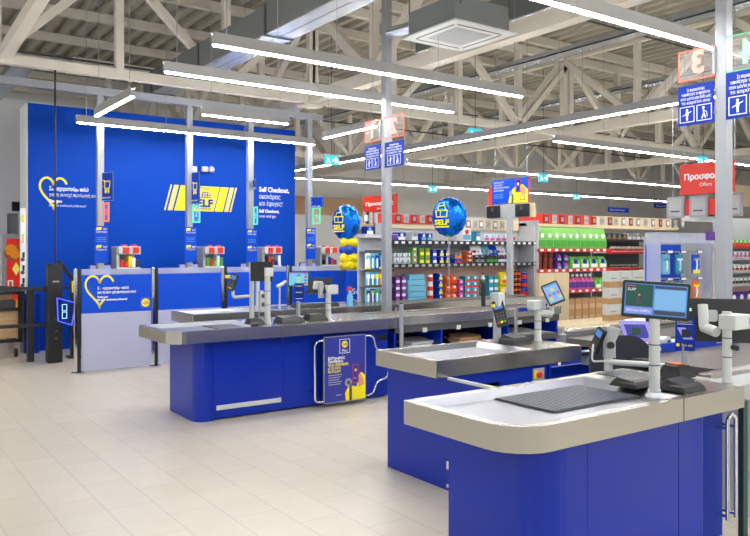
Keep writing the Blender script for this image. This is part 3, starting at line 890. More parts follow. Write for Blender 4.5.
# ---------------------------------------------------------------- devices on the counters
def rounded_screen(t, c, yaw, tilt, w_, h_, art=None, th=.035, roll=0.0, name='housing'):
    F0 = facev(c, yaw, tilt)
    o, u, v, n = F0
    if roll:
        R_ = Matrix.Rotation(roll, 3, n); u = R_ @ u; v = R_ @ v
    F = (Vector(c), u, v, n)
    b = M(BLACK).poly(F, rpoly(-w_ / 2, w_ / 2, -h_ / 2, h_ / 2, (.012,) * 4, 3), BLACK, -th, 0)
    hs = b.build(name, t, bevel=.002)
    if art:
        o = MB(); art(o, F, w_, h_); o.build('display', hs)
    return F
def art_customer(b, F, w_, h_):
    x0, y0, x1, y1 = -w_ / 2 + .014, -h_ / 2 + .018, w_ / 2 - .014, h_ / 2 - .014
    b.plate(F, x0, y0, x1, y1, SCRM, 0, .001)
    xm = x0 + (x1 - x0) * .47
    b.plate(F, x0 + .005, y0 + (y1 - y0) * .26, xm - .004, y1 - .004, SCRG, .001, .002)
    b.plate(F, x0 + .004, y0 + .006, xm - .006, y0 + (y1 - y0) * .22, SCRL, .001, .0015)
    b.text(F, x0 + .012, y0 + (y1 - y0) * .1, 'Καλώς ήρθες', .014, WHITE, width=(xm - x0) * .8)
    b.plate(F, xm + .004, y0 + (y1 - y0) * .2, x1 - .006, y1 - .024, SCRB, .001, .002)
    b.plate(F, xm + .004, y1 - .02, x1 - .006, y1 - .006, SCRD, .001, .002); b.plate(F, xm + .004, y0 + .006, x1 - .006, y0 + (y1 - y0) * .17, SCRD, .001, .002)
    b.text(F, x0 + .012, y1 - .038, 'SLAP', .02, WHITE, d=.003); b.plate(F, x0 + .012, y1 - .016, x0 + .05, y1 - .012, SCRR, .002, .003)
    cx, cy = x0 + (xm - x0) * .5, y0 + (y1 - y0) * .5
    b.disc(F, cx, cy + .022, .006, TAN, .002, .003, 10); b.poly(F, [(cx - .012, cy - .025), (cx + .012, cy - .025), (cx + .007, cy + .014), (cx - .007, cy + .014)], DGREY, .002, .003)
def art_pos(b, F, w_, h_):
    x0, y0, x1, y1 = -w_ / 2 + .012, -h_ / 2 + .012, w_ / 2 - .012, h_ / 2 - .012
    b.plate(F, x0, y0, x1, y1, SCRC, 0, .001)
    b.plate(F, x0, y1 - .02, x1, y1, SCRL, .001, .002)
    for i in range(4):
        b.plate(F, x1 - .045, y0 + .01 + i * .035, x1 - .01, y0 + .035 + i * .035, SCRR if i in (0, 2) else SCRM, .001, .002)
        b.plate(F, x0 + .09, y0 + .01 + i * .03, x0 + .13, y0 + .03 + i * .03, SCRY if i < 3 else SCRM, .001, .002)
        b.plate(F, x0 + .01, y1 - .04 - i * .02, x0 + .08, y1 - .035 - i * .02, SCRL, .001, .002)
def art_tablet(b, F, w_, h_):
    x0, y0, x1, y1 = -w_ / 2 + .012, -h_ / 2 + .014, w_ / 2 - .012, h_ / 2 - .014
    b.plate(F, x0, y0, x1, y1, SCRB, 0, .001)
    b.plate(F, x0, y1 - .012, x1, y1, SCRM, .001, .002)
    for i in range(3):
        for j in range(3):
            b.plate(F, x0 + .015 + i * (x1 - x0) / 3.2, y0 + .02 + j * .038, x0 + .04 + i * (x1 - x0) / 3.2, y0 + .045 + j * .038, (SCRY, SCRR, SCRL, SCRM)[(i * 2 + j) % 4], .001, .002)
def pole(t, x, y, z0, z1, r=.022, m=OFFW, name='pole'):
    M(m).cyl(x, y, z0 + .012, z1, r, n=18).build(name, t, smooth=True)
    M(m).cyl(x, y, z0, z0 + .014, r * 1.15, n=18).build('foot', t, smooth=True)
    for z in (z0 + (z1 - z0) * .35, z0 + (z1 - z0) * .62):
        M(DGREY).cyl(x, y, z, z + .006, r * 1.03, n=18).build('cable_tie', t, smooth=True)
def terminal(t, c, yaw, tilt, k=1.0, roll=0.0):
    """card reader: black body, small screen, key pad"""
    o, u, v, n = facev(c, yaw, tilt)
    if roll:
        R_ = Matrix.Rotation(roll, 3, n); u = R_ @ u; v = R_ @ v
    F = (Vector(c), u, v, n)
    rb = M(BLACK).poly(F, rpoly(-.042 * k, .042 * k, -.095 * k, .095 * k, (.012,) * 4, 3), BLACK, -.03 * k, 0).build('reader_body', t, bevel=.003)
    MB().plate(F, -.03 * k, .03 * k, .03 * k, .075 * k, SCRM, 0, .001).build('reader_screen', rb)
    b = MB()
    for i in range(3):
        for j in range(4): b.plate(F, (-.03 + .022 * i) * k, (-.075 + .022 * j) * k, (-.014 + .022 * i) * k, (-.06 + .022 * j) * k, DGREY if j else (RED, YEL, GREEN)[i], 0, .002)
    b.build('key_pad', rb)
    return F
def low_box(name, label, cat, x0, x1, y0, y1, z, h, slope=.0, extra=None, mt=BLACK):
    t = thing(name, label, cat, ((x0 + x1) / 2, (y0 + y1) / 2, z))
    d = .012
    vs = [(x0, y0, z), (x1, y0, z), (x1, y1, z), (x0, y1, z), (x0 + d, y0 + d, z + h * .45), (x1 - d, y0 + d, z + h * .45), (x1 - d, y1 - d, z + h * .45), (x0 + d, y1 - d, z + h * .45),
          (x0 + .03, y0 + .03, z + h - slope), (x1 - .03, y0 + .03, z + h - slope), (x1 - .03, y1 - .03, z + h), (x0 + .03, y1 - .03, z + h)]
    fs = [(3, 2, 1, 0), (8, 9, 10, 11)]
    for a in (0, 4):
        for i in range(4):
            j = (i + 1) % 4
            fs.append((a + i, a + j, a + 4 + j, a + 4 + i))
    MB().add(vs, fs, mt).build('casing', t, bevel=.004)
    M(DGREY).box(x0 + .05, x1 - .05, y0 + .05, y1 - .05, z + h - slope, z + h - slope + .004).build('top_pad', t)
    return t

YAWC = math.radians(216)
# --- nearest counter
t = thing('customer_display', 'lit customer screen on a white pole at the nearest counter', 'screen', (3.49, 2.37, RT))
pole(t, 3.49, 2.37, RT, 1.30, .028)
rounded_screen(t, (3.47, 2.35, 1.385), YAWC, .0, .335, .195, art_customer, roll=-.06)
M(BLACK).box(3.47, 3.52, 2.36, 2.41, 1.27, 1.38).build('mount', t)
M(OFFW).tube([(4.02, 2.66, .955), (3.86, 2.97, .955)], .018).build('cross_arm', t, smooth=True)
M(NEONG2).box(3.615, 3.622, 2.24, 2.247, 1.33, 1.345).build('status_light', t)
t = thing('payment_terminal', 'grey swivel card terminal with knob beside the cashier chair', 'card terminal', (3.95, 3.03, RT))
cx, cy = 3.88, 2.96
M(OFFW).cyl(cx, cy, RT, 1.01, .026, n=16).build('post', t, smooth=True)
F = facev((cx - .01, cy - .02, 1.06), math.radians(230), .1)
M(OFFW).poly(F, [(-.035, -.08), (.035, -.08), (.035, .02), (.07, .10), (.0, .12), (-.03, .02)], LGREY, -.045, .0).build('bracket', t, bevel=.004)
M(BLACK).tube([F[0] + F[3] * .0 + F[1] * .0, F[0] + F[3] * .03], .022, n=12).build('knob', t, smooth=True)
terminal(t, (cx - .08, cy + .03, 1.09), math.radians(165), .2, .9, -.35)
M(OFFW).tube(arc([(cx - .12, cy + .02, 1.07), (cx - .16, cy + .0, .97), (cx - .02, cy, .96)], .03), .006, n=6).build('wire_guard', t, smooth=True)
t = low_box('scanner_unit', 'low black box just left of the white screen pole', 'scanner', 3.46, 3.72, 2.46, 2.64, RT + .001, .045, .01)
t = low_box('scale_unit', 'large black box right of the white screen pole', 'scale', 3.56, 3.77, 2.24, 2.40, RT + .001, .06, .02)
t = low_box('receipt_printer', 'small black box with orange paper behind the blue topper sign', 'printer', 4.12 - .19, 4.1, 2.50, 2.66, RT + .001, .07, .0)
M(ORANGE).box(3.99, 4.05, 2.55, 2.62, RT + .072, RT + .08).build('paper', t)
t = thing('topper_sign', 'small blue sign on a flat steel post by the nearest scale', 'sign', (4.0, 2.48, RT))
sx_, sy_ = 4.16, 2.62
M(ALU).box(sx_ - .02, sx_ + .02, sy_ - .008, sy_ + .008, RT, 1.08).build('post', t)
F = facev((sx_ - .01, sy_ - .012, 1.14), YAWC)
b = MB().plate(F, -.055, -.10, .055, .095, BLUED, -.008, 0).text(F, -.045, .072, 'Σε παρακαλούμε', .018, YEL, width=.085)
b.plate(F, -.045, .06, .045, .063, WHITE); b.poly(F, [(-.045, .04), (.0, .04), (.045, -.03), (-.01, -.03)], SCRL); b.plate(F, -.02, -.02, .03, .03, BLACK, .002, .003)
b.disc(F, -.04, -.065, .01, YEL); b.text(F, -.02, -.072, 'Plus app', .02, YEL, width=.06)
b.build('printed_board', t)
t = thing('cashier_monitor', 'large dark monitor seen from behind at the right edge', 'monitor', (4.09, 2.31, RT))
pole(t, 4.09, 2.31, RT, 1.30, .026)
M(OFFW).box(4.05, 4.21, 2.24, 2.34, 1.20, 1.285).build('control_box', t, bevel=.006)
F = facev((4.205, 2.238, 1.245), math.radians(250)); MB().plate(F, -.02, -.02, .01, .02, SCRL, 0, .002).build('control_display', t)
M(BLACK).tube([(4.09 - .0, 2.275, 1.10), (4.075, 2.245, 1.10)], .016).build('knob', t, smooth=True)
M(OFFW).tube([(4.07, 2.36, 1.18), (4.10, 2.46, 1.2)], .03).build('arm', t, smooth=True)
M(OFFW).tube([(4.09, 2.45, 1.2), (4.11, 2.47, 1.33)], .028).build('arm', t, smooth=True)
o_, u_, v_, n_ = facev((4.32, 2.47, 1.225), math.radians(35), -.12)
F = (o_, u_, v_, n_)
M(BLACK).poly(F, rpoly(-.27, .24, -.13, .13, (.012,) * 4, 3), BLACK, -.02, .015).build('housing', t, bevel=.003)
MB().plate(F, -.26, -.115, .225, .12, SCRM, .015, .017).build('display', t)
M(OFFW).poly(F, rpoly(.03, .12, -.01, .06, (.012,) * 4, 3), LGREY, -.05, -.02).build('mount_plate', t)

# --- middle counter
t = thing('payment_terminal', 'black card terminal on a pale pole at the middle counter', 'card terminal', (4.39, 4.45, RT))
cx, cy = 4.36, 4.42
M(LGREY).box(cx - .024, cx + .024, cy - .024, cy + .024, RT, 1.30).build('post', t, bevel=.004)
M(OFFW).box(cx - .03, cx + .04, cy - .05, cy + .05, 1.19, 1.30).build('bracket', t, bevel=.006)
terminal(t, (cx - .03, cy - .06, 1.14), math.radians(215), .35, 1.15, .3)
M(BLACK).poly(facev((cx - .12, cy + .05, 1.29), math.radians(160)), rpoly(-.02, .02, -.1, .1, (.01,) * 4, 3), BLACK, -.02, 0).build('reader_body', t)
M(YEL).box(cx - .075, cx - .05, cy - .03, cy - .01, 1.185, 1.21).build('paper', t)
low_box('scanner_unit', 'black hand scanner cradle at the foot of the middle terminal', 'scanner', 4.30, 4.52, 4.18, 4.36, RT + .001, .07, .02)
low_box('scale_unit', 'flat black scale behind the middle terminal', 'scale', 4.55, 5.0, 4.30, 4.52, RT - .0, .045, .0)
t = thing('topper_sign', 'tiny blue wedge sign on a thin post at the middle counter', 'sign', (4.6, 4.4, RT))
M(ALU).box(4.60, 4.62, 4.44, 4.46, RT, 1.16).build('post', t)
M(BLUED).prism([(4.57, 4.38), (4.70, 4.40), (4.66, 4.46)], 1.135, 1.165).build('printed_board', t)
t = thing('cashier_monitor', 'tilted tablet screen with coloured keys on a white pole', 'monitor', (4.66, 4.25, RT))
cx, cy = 4.68, 4.27
pole(t, cx, cy, RT, 1.16, .028)
M(OFFW).box(cx - .09, cx + .05, cy - .04, cy + .04, 1.16, 1.235).build('control_box', t, bevel=.006)
M(OFFW).tube([(cx, cy, 1.13), (cx + .10, cy - .06, 1.12)], .03).build('arm', t, smooth=True)
M(OFFW).tube([(cx + .10, cy - .06, 1.12), (cx + .10, cy - .06, 1.19)], .02).build('arm', t, smooth=True)
sxw, sxz = onY(553, 293, cy - .13)
rounded_screen(t, (sxw, cy - .13, sxz), math.radians(222), .35, .14, .185, art_tablet, th=.02, roll=.42)

# --- left counter
t = thing('cashier_monitor', 'black square monitor seen from behind on the left counter', 'monitor', (3.54, 6.91, RT))
cx, cy = 3.53, 6.88
pole(t, cx, cy, RT, 1.43, .03)
F = facev((cx - .02, cy + .05, 1.43), math.radians(50), 0)
M(BLACK).poly(F, rpoly(-.10, .13, -.10, .10, (.01,) * 4, 3), BLACK, -.03, .0).build('housing', t, bevel=.002)
MB().plate(F, -.09, -.09, .12, .09, SCRC, 0, .002).build('display', t)
M(OFFW).box(cx - .05, cx + .04, cy - .055, cy - .02, 1.38, 1.47).build('mount_plate', t, bevel=.006)
t = thing('payment_terminal', 'card terminal held out on a bent arm at the left counter', 'card terminal', (3.4, 7.2, RT))
cx, cy = 3.47, 7.12
M(OFFW).cyl(cx, cy, RT, 1.46, .024).build('post', t, smooth=True)
M(OFFW).tube(arc([(cx, cy, 1.17), (cx - .19, cy + .05, 1.16), (cx - .19, cy + .05, 1.23)], .03), .016).build('arm', t, smooth=True)
terminal(t, (cx - .21, cy + .03, 1.32), math.radians(215), .3, .95, -.25)
M(YEL).box(cx - .275, cx - .235, cy + .02, cy + .06, 1.36, 1.39).build('paper', t)
t = thing('scale_display', 'grey jointed device stand between the two poles at left counter', 'device', (3.5, 7.0, RT))
b = M(LGREY).box(3.555, 3.60, 7.10, 7.14, RT, 1.22); b.build('post', t, bevel=.003)
for z in (.98, 1.08, 1.17): M(DGREY).tube([(3.575, 7.05, z), (3.575, 7.1, z)], .025, n=10).build('knob', t, smooth=True)
M(OFFW).box(3.54, 3.62, 7.06, 7.10, 1.0, 1.2).build('bracket', t, bevel=.005)
low_box('scanner_unit', 'small black box at the foot of the left monitor pole', 'scanner', 3.30, 3.48, 6.82, 6.96, RT + .001, .06, .01)
low_box('scale_unit', 'long black scale right of the left monitor pole', 'scale', 3.62, 3.90, 6.74, 6.94, RT + .001, .07, .02)
low_box('receipt_printer', 'flat black box between sign post and angled monitor', 'printer', 4.0, 4.24, 6.84, 7.0, RT + .001, .065, .0)
t = thing('topper_sign', 'small blue sign with a dark window on a thin post, left counter', 'sign', (3.93, 6.98, RT))
M(ALU).box(3.90, 3.92, 6.91, 6.93, RT, 1.14).build('post', t)
F = facev((3.91, 6.90, 1.21), YAWC)
b = MB().plate(F, -.055, -.10, .055, .09, BLUED, -.008, 0).plate(F, -.04, -.035, .04, .02, BLACK, 0, .002).text(F, -.045, .055, 'Σε παρακαλούμε', .02, YEL, width=.09)
b.plate(F, -.035, .0, .035, -.012, SCRL, .002, .004); b.plate(F, -.04, -.075, .04, -.07, WHITE); b.build('printed_board', t)
t = thing('customer_display', 'bright cyan cash register screen behind the left counter sign post', 'screen', (3.98, 7.2, RT))
sx_, sz_ = onY(298.5, 279, 7.2)
M(LGREY).cyl(sx_ + .02, 7.24, RT, sz_, .02).build('pole', t, smooth=True)
rounded_screen(t, (sx_, 7.2, sz_), math.radians(225), .08, .24, .165, art_pos, th=.03)
t = thing('cashier_monitor', 'dark slanted monitor seen from behind on the left counter', 'monitor', (4.28, 6.93, RT))
cx, cy = 4.29, 6.93
pole(t, cx, cy, RT, 1.17, .03)
M(OFFW).box(cx - .04, cx + .10, cy - .05, cy + .04, 1.17, 1.27).build('control_box', t, bevel=.006)
M(LGREY).cyl(cx - .06, cy + .05, 1.13, 1.29, .035).build('arm', t, smooth=True)
sx_, sz_ = onY(320, 285.5, cy + .08)
F = facev((sx_, cy + .10, sz_), math.radians(30), -.25)
M(BLACK).poly(F, [(-.17, .085), (-.11, -.09), (.15, -.10), (.09, .08)], BLACK, -.03, .0).build('housing', t, bevel=.002)
M(OFFW).poly(F, rpoly(-.06, .05, -.05, .04, (.01,) * 4, 3), OFFW, -.045, -.03).build('mount_plate', t)

# --- far counter behind
t = thing('cashier_monitor', 'small lit monitor edge-on over the far counter left of the black monitor', 'monitor', (4.3, 8.6, RT))
sx_, sz_ = onY(254, 270, 8.5)
M(OFFW).cyl(sx_ + .05, 8.5, RT, sz_ + .02, .025).build('pole', t, smooth=True)
rounded_screen(t, (sx_, 8.5, sz_), math.radians(175), 0, .22, .17, art_pos, th=.03)
low_box('scale_unit', 'black scale on the far counter beyond the left registers', 'scale', 4.75, 5.4, 8.40, 8.62, RT + .001, .05)
t = thing('hand_scanner', 'thin hand scanner on a stalk above the far counter', 'scanner', (4.7, 8.5, RT))
sx_, sz_ = onY(281, 285, 8.5)
M(LGREY).cyl(sx_ - .02, 8.5, RT, sz_, .012).build('stalk', t, smooth=True)
M(OFFW).tube([(sx_ - .06, 8.5, sz_ - .02), (sx_ + .02, 8.5, sz_ + .01), (sx_ + .07, 8.5, sz_ + .05)], [.02, .025, .018]).build('head', t, smooth=True)
# spray bottle on the far counter end
t = thing('spray_bottle', 'spray bottle with a red head on the counter left of the toiletries stand', 'bottle', (6.1, 8.5, RT))
sx_, _ = onY(350, 300, 8.45)
M(LBLUE).lathe(sx_, 8.45, [(RT, .04), (RT + .12, .042), (RT + .17, .018), (RT + .2, .015)]).build('body', t, smooth=True)
M(RED).box(sx_ - .04, sx_ + .02, 8.43, 8.47, RT + .2, RT + .25).build('spray_head', t, bevel=.004)
M(WHITE).cyl(sx_, 8.45, RT + .18, RT + .21, .02).build('collar', t)

# ---------------------------------------------------------------- partition panels before the self checkouts
PY = 10.4
PX = [2.53, 3.57, 4.62, 5.72, 6.84]
for i, x in enumerate(PX):
    t = thing('partition_post', ('leftmost steel partition post, left of the heart panel', 'second steel partition post, right of the heart panel', 'third steel partition post behind the far counter', 'fourth steel partition post behind the left registers', 'fifth steel partition post beside the balloon column')[i], 'post', (x, PY, 0))
    M(CHROME).box(x - .05, x - .012, PY - .02, PY + .02, 0.01, 1.40).build('steel_half', t, bevel=.004)
    M(BLACK).box(x - .012, x + .035, PY - .02, PY + .02, 0.01, 1.395).build('dark_half', t, bevel=.004)
    M(CHROME).cyl(x, PY, 0, .025, .085).build('foot_plate', t, smooth=True)
for i in range(4):
    x0, x1 = PX[i] + .045, PX[i + 1] - .06
    t = thing('partition_panel', ('first partition panel with yellow heart print over a pale lower half', 'second partition panel, plain blue over pale, right of the heart panel', 'third partition panel, plain blue behind the far counter end', 'fourth partition panel, plain blue behind the lit register screen')[i], 'panel', ((x0 + x1) / 2, PY, .02))
    M(LAV).box(x0, x1, PY - .008, PY + .008, .03, .80).build('frosted_half', t)
    F = face((x0, PY - .010, .80))
    M(BLUEP).box(x0, x1, PY - .010, PY + .010, .80, 1.315).build('blue_half', t)
    MB().box(x0, x1, PY - .004, PY + .004, 1.315, 1.395, PLEX).build('clear_strip', t)
    if i == 0:
        Wd = x1 - x0
        hx, hz = onY(99.5, 291.5, PY)
        G = face((0, PY - .010, 0))
        b = MB()
        for L in heart(hx, hz, .185, .21): b.line(G, L, .026, YEL)
        tx, tz = onY(97, 289.5, PY)
        for k, (s_, h_, w_) in enumerate((('Σε ευχαριστούμε πολύ', .048, .42), ('για τη συνεχή προτίμησή σου!', .045, .52), ('Thank you', .036, .14), ('for your continued preference!', .036, .40))):
            b.text(G, tx, tz - (.0, .055, .115, .152)[k], s_, h_, WHITE, d=.003, bold=.0015, width=w_)
        lx, lz = onY(145.2, 302.5, PY)
        b.frame(G, lx - .062, lz - .068, lx + .062, lz + .068, .003, GREYP, 0, .002)
        logo(b, G, lx, lz, .058)
        b.build('print', t)

# ---------------------------------------------------------------- self checkout kiosks at the blue wall
KY = 12.2
def crate_print(b, F, cx, cy, s):
    b.line(F, [(cx - s, cy + s), (cx - s * .6, cy + s * .95), (cx - s * .5, cy - s * .3), (cx + s * .6, cy - s * .3), (cx + s * .7, cy + s * .8), (cx - s * .55, cy + s * .8)], s * .18, YEL)
    b.disc(F, cx - s * .3, cy - s * .75, s * .25, YEL, ry=s * .35); b.disc(F, cx + s * .35, cy - s * .75, s * .25, YEL, ry=s * .35)
def kiosk(px_, n, pal, edge, words, ya_=202, yb_=193):
    x, _ = onY(px_, 250, KY)
    t = thing('kiosk_post', words[0], 'post', (x, KY, 0))
    M(ALU).box(x - .05, x + .05, KY - .05, KY + .05, 0, 4.1).build('shaft', t, bevel=.005)
    # hanging crate sign, on a plane facing the aisle side
    t = thing('kiosk_sign', words[1], 'sign', (x, KY - .1, 2.5))
    h0 = onY(px_, pal[1], KY)[1]; h1 = onY(px_, pal[0], KY)[1]
    F = facev((x + .03, KY - .075, h0), math.radians(ya_))
    b = MB().plate(F, -.05, 0, .24, h1 - h0, BLUED, -.02, 0)
    b.text(F, -.02, (h1 - h0) * .08, 'κάρτα μόνο', .04, WHITE, width=.2)
    b.frame(F, -.05, 0, .24, h1 - h0, .006, LBLUE, 0, .002)
    if h1 - h0 > .35:
        crate_print(b, F, .09, (h1 - h0) * .5, .10)
    b.build('printed_board', t)
    b = MB().bar((x + .045, KY, (h0 + h1) / 2), F[0] + Vector((0, 0, (h1 - h0) / 2)), .02, m=ALU); b.build('bracket', t)
    # status light frame
    e0 = onY(px_, edge[1], KY)[1]; e1 = onY(px_, edge[0], KY)[1]
    t = thing('status_light', words[2], 'light', (x, KY - .1, e0))
    F = facev((x + .03, KY - .075, e0), math.radians(yb_))
    b = MB().plate(F, 0, 0, .17, e1 - e0, ACRYL, -.01, 0); b.build('clear_plate', t)
    b = MB().frame(F, 0, 0, .17, e1 - e0, .022, edge[2], -.012, .004); b.build('lit_frame', t)
    b = MB().text(F, .055, (e1 - e0) * .35, str(n), .14, edge[2], d=.002); b.build('lit_number', t)
    MB().bar((x + .045, KY, (e0 + e1) / 2), F[0] + Vector((0, 0, (e1 - e0) / 2)), .02, m=ALU).build('bracket', t)
    # blue banner
    z0 = onY(px_, pal[3], KY)[1]; z1 = onY(px_, pal[2], KY)[1]
    t = thing('kiosk_banner', words[3], 'sign', (x, KY - .08, z0))
    F = face((x - .10, KY - .062, z0)); H_ = z1 - z0
    b = MB().plate(F, 0, 0, .21, H_, BLUEP, -.01, 0)
    for f in (.93, .45):
        b.poly(F, [(.02, H_ * f - .02), (.1, H_ * f - .02), (.115, H_ * f + .02), (.035, H_ * f + .02)], YEL); b.text(F, .13, H_ * f - .02, 'SELF', .035, WHITE)
    b.text(F, .02, H_ * .82, 'Σκάναρε', .045, WHITE, width=.17); b.text(F, .02, H_ * .34, 'Πλήρωσε', .045, YEL, width=.17)
    for k in range(3): b.plate(F, .03, H_ * (.68 - .05 * k), .18, H_ * (.69 - .05 * k), SCRB if False else LBLUE)
    b.build('printed_board', t)
    # screen and body
    t = thing('self_checkout', words[4], 'self checkout', (x + .15, KY + .2, 0))
    M(BLUED).box(x - .12, x + .75, KY + .12, KY + .6, 0, 1.05).build('cabinet', t, bevel=.01)
    M(LGREY).box(x - .02, x + .06, KY + .12, KY + .2, 1.05, 1.2).build('neck', t)
    o_, u_, v_, n_ = facev((x + .02, KY + .08, 1.27), math.radians(262), .15)
    F = (o_, u_, v_, n_)
    sh_ = M(BLACK).poly(F, rpoly(-.16, .18, -.11, .15, (.02,) * 4, 3), BLACK, -.03, 0).build('screen_housing', t)
    b = MB().plate(F, -.145, -.09, .165, .135, SCRL, 0, .002).disc(F, -.03, .03, .06, SCRY, .002, .003).plate(F, .05, -.06, .15, -.02, SCRM, .002, .003); b.build('screen', sh_)
    # accessory rack next to the screen
    t = thing('accessory_rack', words[5], 'rack', (x + .5, KY + .3, 1.05))
    X0 = x + .27; Y0 = KY + .05
    b = M(LGREY).box(X0, X0 + .05, Y0, Y0 + .3, 1.16, 1.69).box(X0, X0 + .37, Y0 + .26, Y0 + .3, 1.16, 1.71)
    b.build('side_panel', t, bevel=.004)
    M(OFFW).box(X0 + .02, X0 + .38, Y0 - .05, Y0 + .25, 1.58, 1.71).build('top_tray', t, bevel=.008)
    M(OFFW).box(X0 + .02, X0 + .38, Y0 - .03, Y0 + .25, 1.33, 1.37).build('lower_tray', t, bevel=.004)
    M(LGREY).box(X0 + .06, X0 + .34, Y0 + .0, Y0 + .3, 1.06, 1.16).build('base', t)
    for k in (0, 1):
        M(RED).box(X0 + .09 + .16 * k, X0 + .19 + .16 * k, Y0 - .062, Y0 - .05, 1.595, 1.695).build('red_label', t, bevel=.004)
        M(RED).box(X0 + .10 + .16 * k, X0 + .18 + .16 * k, Y0 + .02, Y0 + .1, 1.71, 1.735).build('red_cap', t, bevel=.004)
    cs = ((BLACK, LGREY, BLUED, RED, DGREY), (RED, RED, YEL, WHITE, BLACK), (GREEN, RED, GREEN, WHITE, GREEN), (BLACK, RED, DRED, BLUED, WHITE))[n % 4]
    for k in range(5):
        for q, (zb_, sc__) in enumerate(((1.371, 1), (1.165, .9))):
            if q: break
            x_ = X0 + .06 + k * .063
            tg = tag(M(cs[k]).box(x_, x_ + .055, Y0 - .02, Y0 + .15, zb_, zb_ + .09 + .03 * ((k * 3 + n) % 4)).build('small_pack', bevel=.006, origin=(x_, Y0, zb_)), words[6], 'pack', words[7])
kiosk(100, 1, (173, 201, 226, 263), (203, 222, NEONR), ('leftmost white kiosk post on the blue wall', 'blue crate sign on the leftmost kiosk post', 'red glowing status light on the leftmost kiosk post', 'tall blue banner under the red status light', 'leftmost self checkout, right behind the heart panel', 'grey rack with two red labels right of the leftmost kiosk', 'small dark pack in the leftmost kiosk rack', 'packs in the leftmost kiosk rack'))
kiosk(189, 2, (173, 204, 227, 262), (205, 223, NEONT), ('second white kiosk post, across the yellow wall logo', 'dark blue crate sign in front of the yellow stripes', 'turquoise status light just below the yellow stripes', 'tall blue banner on the second kiosk post', 'second self checkout from the left', 'grey rack holding bright red packs, second from the left', 'small red or yellow pack in the second kiosk rack', 'packs in the second kiosk rack'), 186, 205)
kiosk(250, 3, (180, 190, 229, 262), (207, 225, NEONT), ('third white kiosk post, left of the Self Checkout lettering', 'narrow blue sign on the third kiosk post', 'turquoise status light left of the Self Checkout lettering', 'tall blue banner on the third kiosk post', 'third self checkout, near the right end of the blue wall', 'grey rack with red and green packs below the wall lettering', 'small green or red pack in the third kiosk rack', 'packs in the third kiosk rack'), 165, 178)
kiosk(309, 4, (197, 208, 228, 259), (208, 224, NEONG), ('rightmost white kiosk post, beyond the blue wall end', 'small blue sign on the rightmost kiosk post', 'green status light in front of the wood band', 'tall blue banner against the white wall', 'rightmost self checkout beyond the blue wall', 'grey rack left of the balloon column', 'small dark pack in the rightmost kiosk rack', 'packs in the rightmost kiosk rack'), 205, 212)
# small cameras at the wall top
for px_, lb in ((193, 'white security box high on the blue wall beside the second post'), (204, 'white dome camera high on the blue wall')):
    x, z = onY(px_, 169.5, WY)
    t = thing('security_camera', lb, 'camera', (x, WY, z))
    ch_ = M(OFFW).box(x - .06, x + .05, WY - .08, WY, z - .05, z + .05).build('housing', t, bevel=.008)
    if px_ == 204: M(OFFW).ball((x + .12, WY - .06, z), .06).build('dome', ch_, smooth=True)

# ---------------------------------------------------------------- entrance gate on the left
GY = 11.7
t = thing('gate_pillar', 'black entrance gate pillar with a cable rising from it', 'gate', (2.51, GY, 0))
M(BLACKM).box(2.41, 2.61, GY - .1, GY + .1, 0.0, 1.40).build('column', t, bevel=.01)
M(BLACKM).prism(rpoly(2.41, 2.61, GY - .1, GY + .1, (.05,) * 4, 3), 1.38, 1.45).build('cap', t)
M(LGREY).box(2.47, 2.56, GY - .104, GY - .1, 1.18, 1.2).build('maker_plate', t)
for z in (.45, .62, .34): M(DGREY).cyl(2.52, GY - .1, z, z + .03, .02).build('bolt', t, smooth=True)
M(BLACK).tube([(2.53, GY, 1.45), (2.53, GY + .02, 4.3)], .013, n=8).build('cable', t, smooth=True)
t = thing('gate_rail', 'two black horizontal rails running left from the gate pillar', 'rail', (1.5, GY, 0))
for z in (1.09, .56): M(BLACKM).box(.9, 2.41, GY - .025, GY + .025, z - .025, z + .025).build('rail', t)
M(BLACKM).box(2.19, 2.28, GY + .2, GY + .29, 0, .0 + 1.06).build('post', t)
t = thing('swing_gate', 'short black post with a yellow box and a slanted arm behind the gate', 'gate', (2.78, GY + .3, 0))
gx, _ = onY(74, 300, GY + .35); gy = GY + .35
M(BLACKM).box(gx - .05, gx + .05, gy - .05, gy + .05, 0, 1.2).build('post', t)
M(YEL).box(gx - .045, gx + .045, gy - .056, gy - .05, 1.0, 1.18).build('yellow_box', t)
M(BLACKM).bar((gx, gy, 1.18), (gx - .2, gy + .1, 1.48), .05).build('arm', t)
M(BLACKM).box(gx - .1, gx + .1, gy - .1, gy + .1, 0, .03).build('foot_plate', t)
M(BLACKM).bar((2.55, gy, 1.08), (gx, gy, 1.08), .04).build('rail', t)
M(BLACKM).bar((.9, 12.9, 1.15), (2.5, 12.1, 1.05), .05).build('rear_rail', t)
t = thing('gate_light', 'glowing blue edged glass wing on the gate pillar', 'light', (2.68, GY - .12, .55))
F = face((0, GY - .14, 0))
q = [onY(a, c, GY - .14) for a, c in ((57, 298), (75.5, 303), (71.5, 325), (58, 321))]
MB().poly(F, q, ACRYB, 0, .012).build('glass_wing', t)
b = MB().line(F, q + [q[0]], .012, NEONB, -.002, .014); b.build('lit_edge', t)
cx, cz = onY(64.3, 311, GY - .14)
b = MB().frame(F, cx - .035, cz, cx + .035, cz + .1, .009, NEONW, .012, .016).frame(F, cx - .035, cz - .11, cx + .035, cz - .01, .009, NEONW, .012, .016); b.build('lit_mark', t)
MB().bar((2.61, GY - .11, .75), (2.62, GY - .13, .75), .05, m=BLACKM).build('hinge', t)

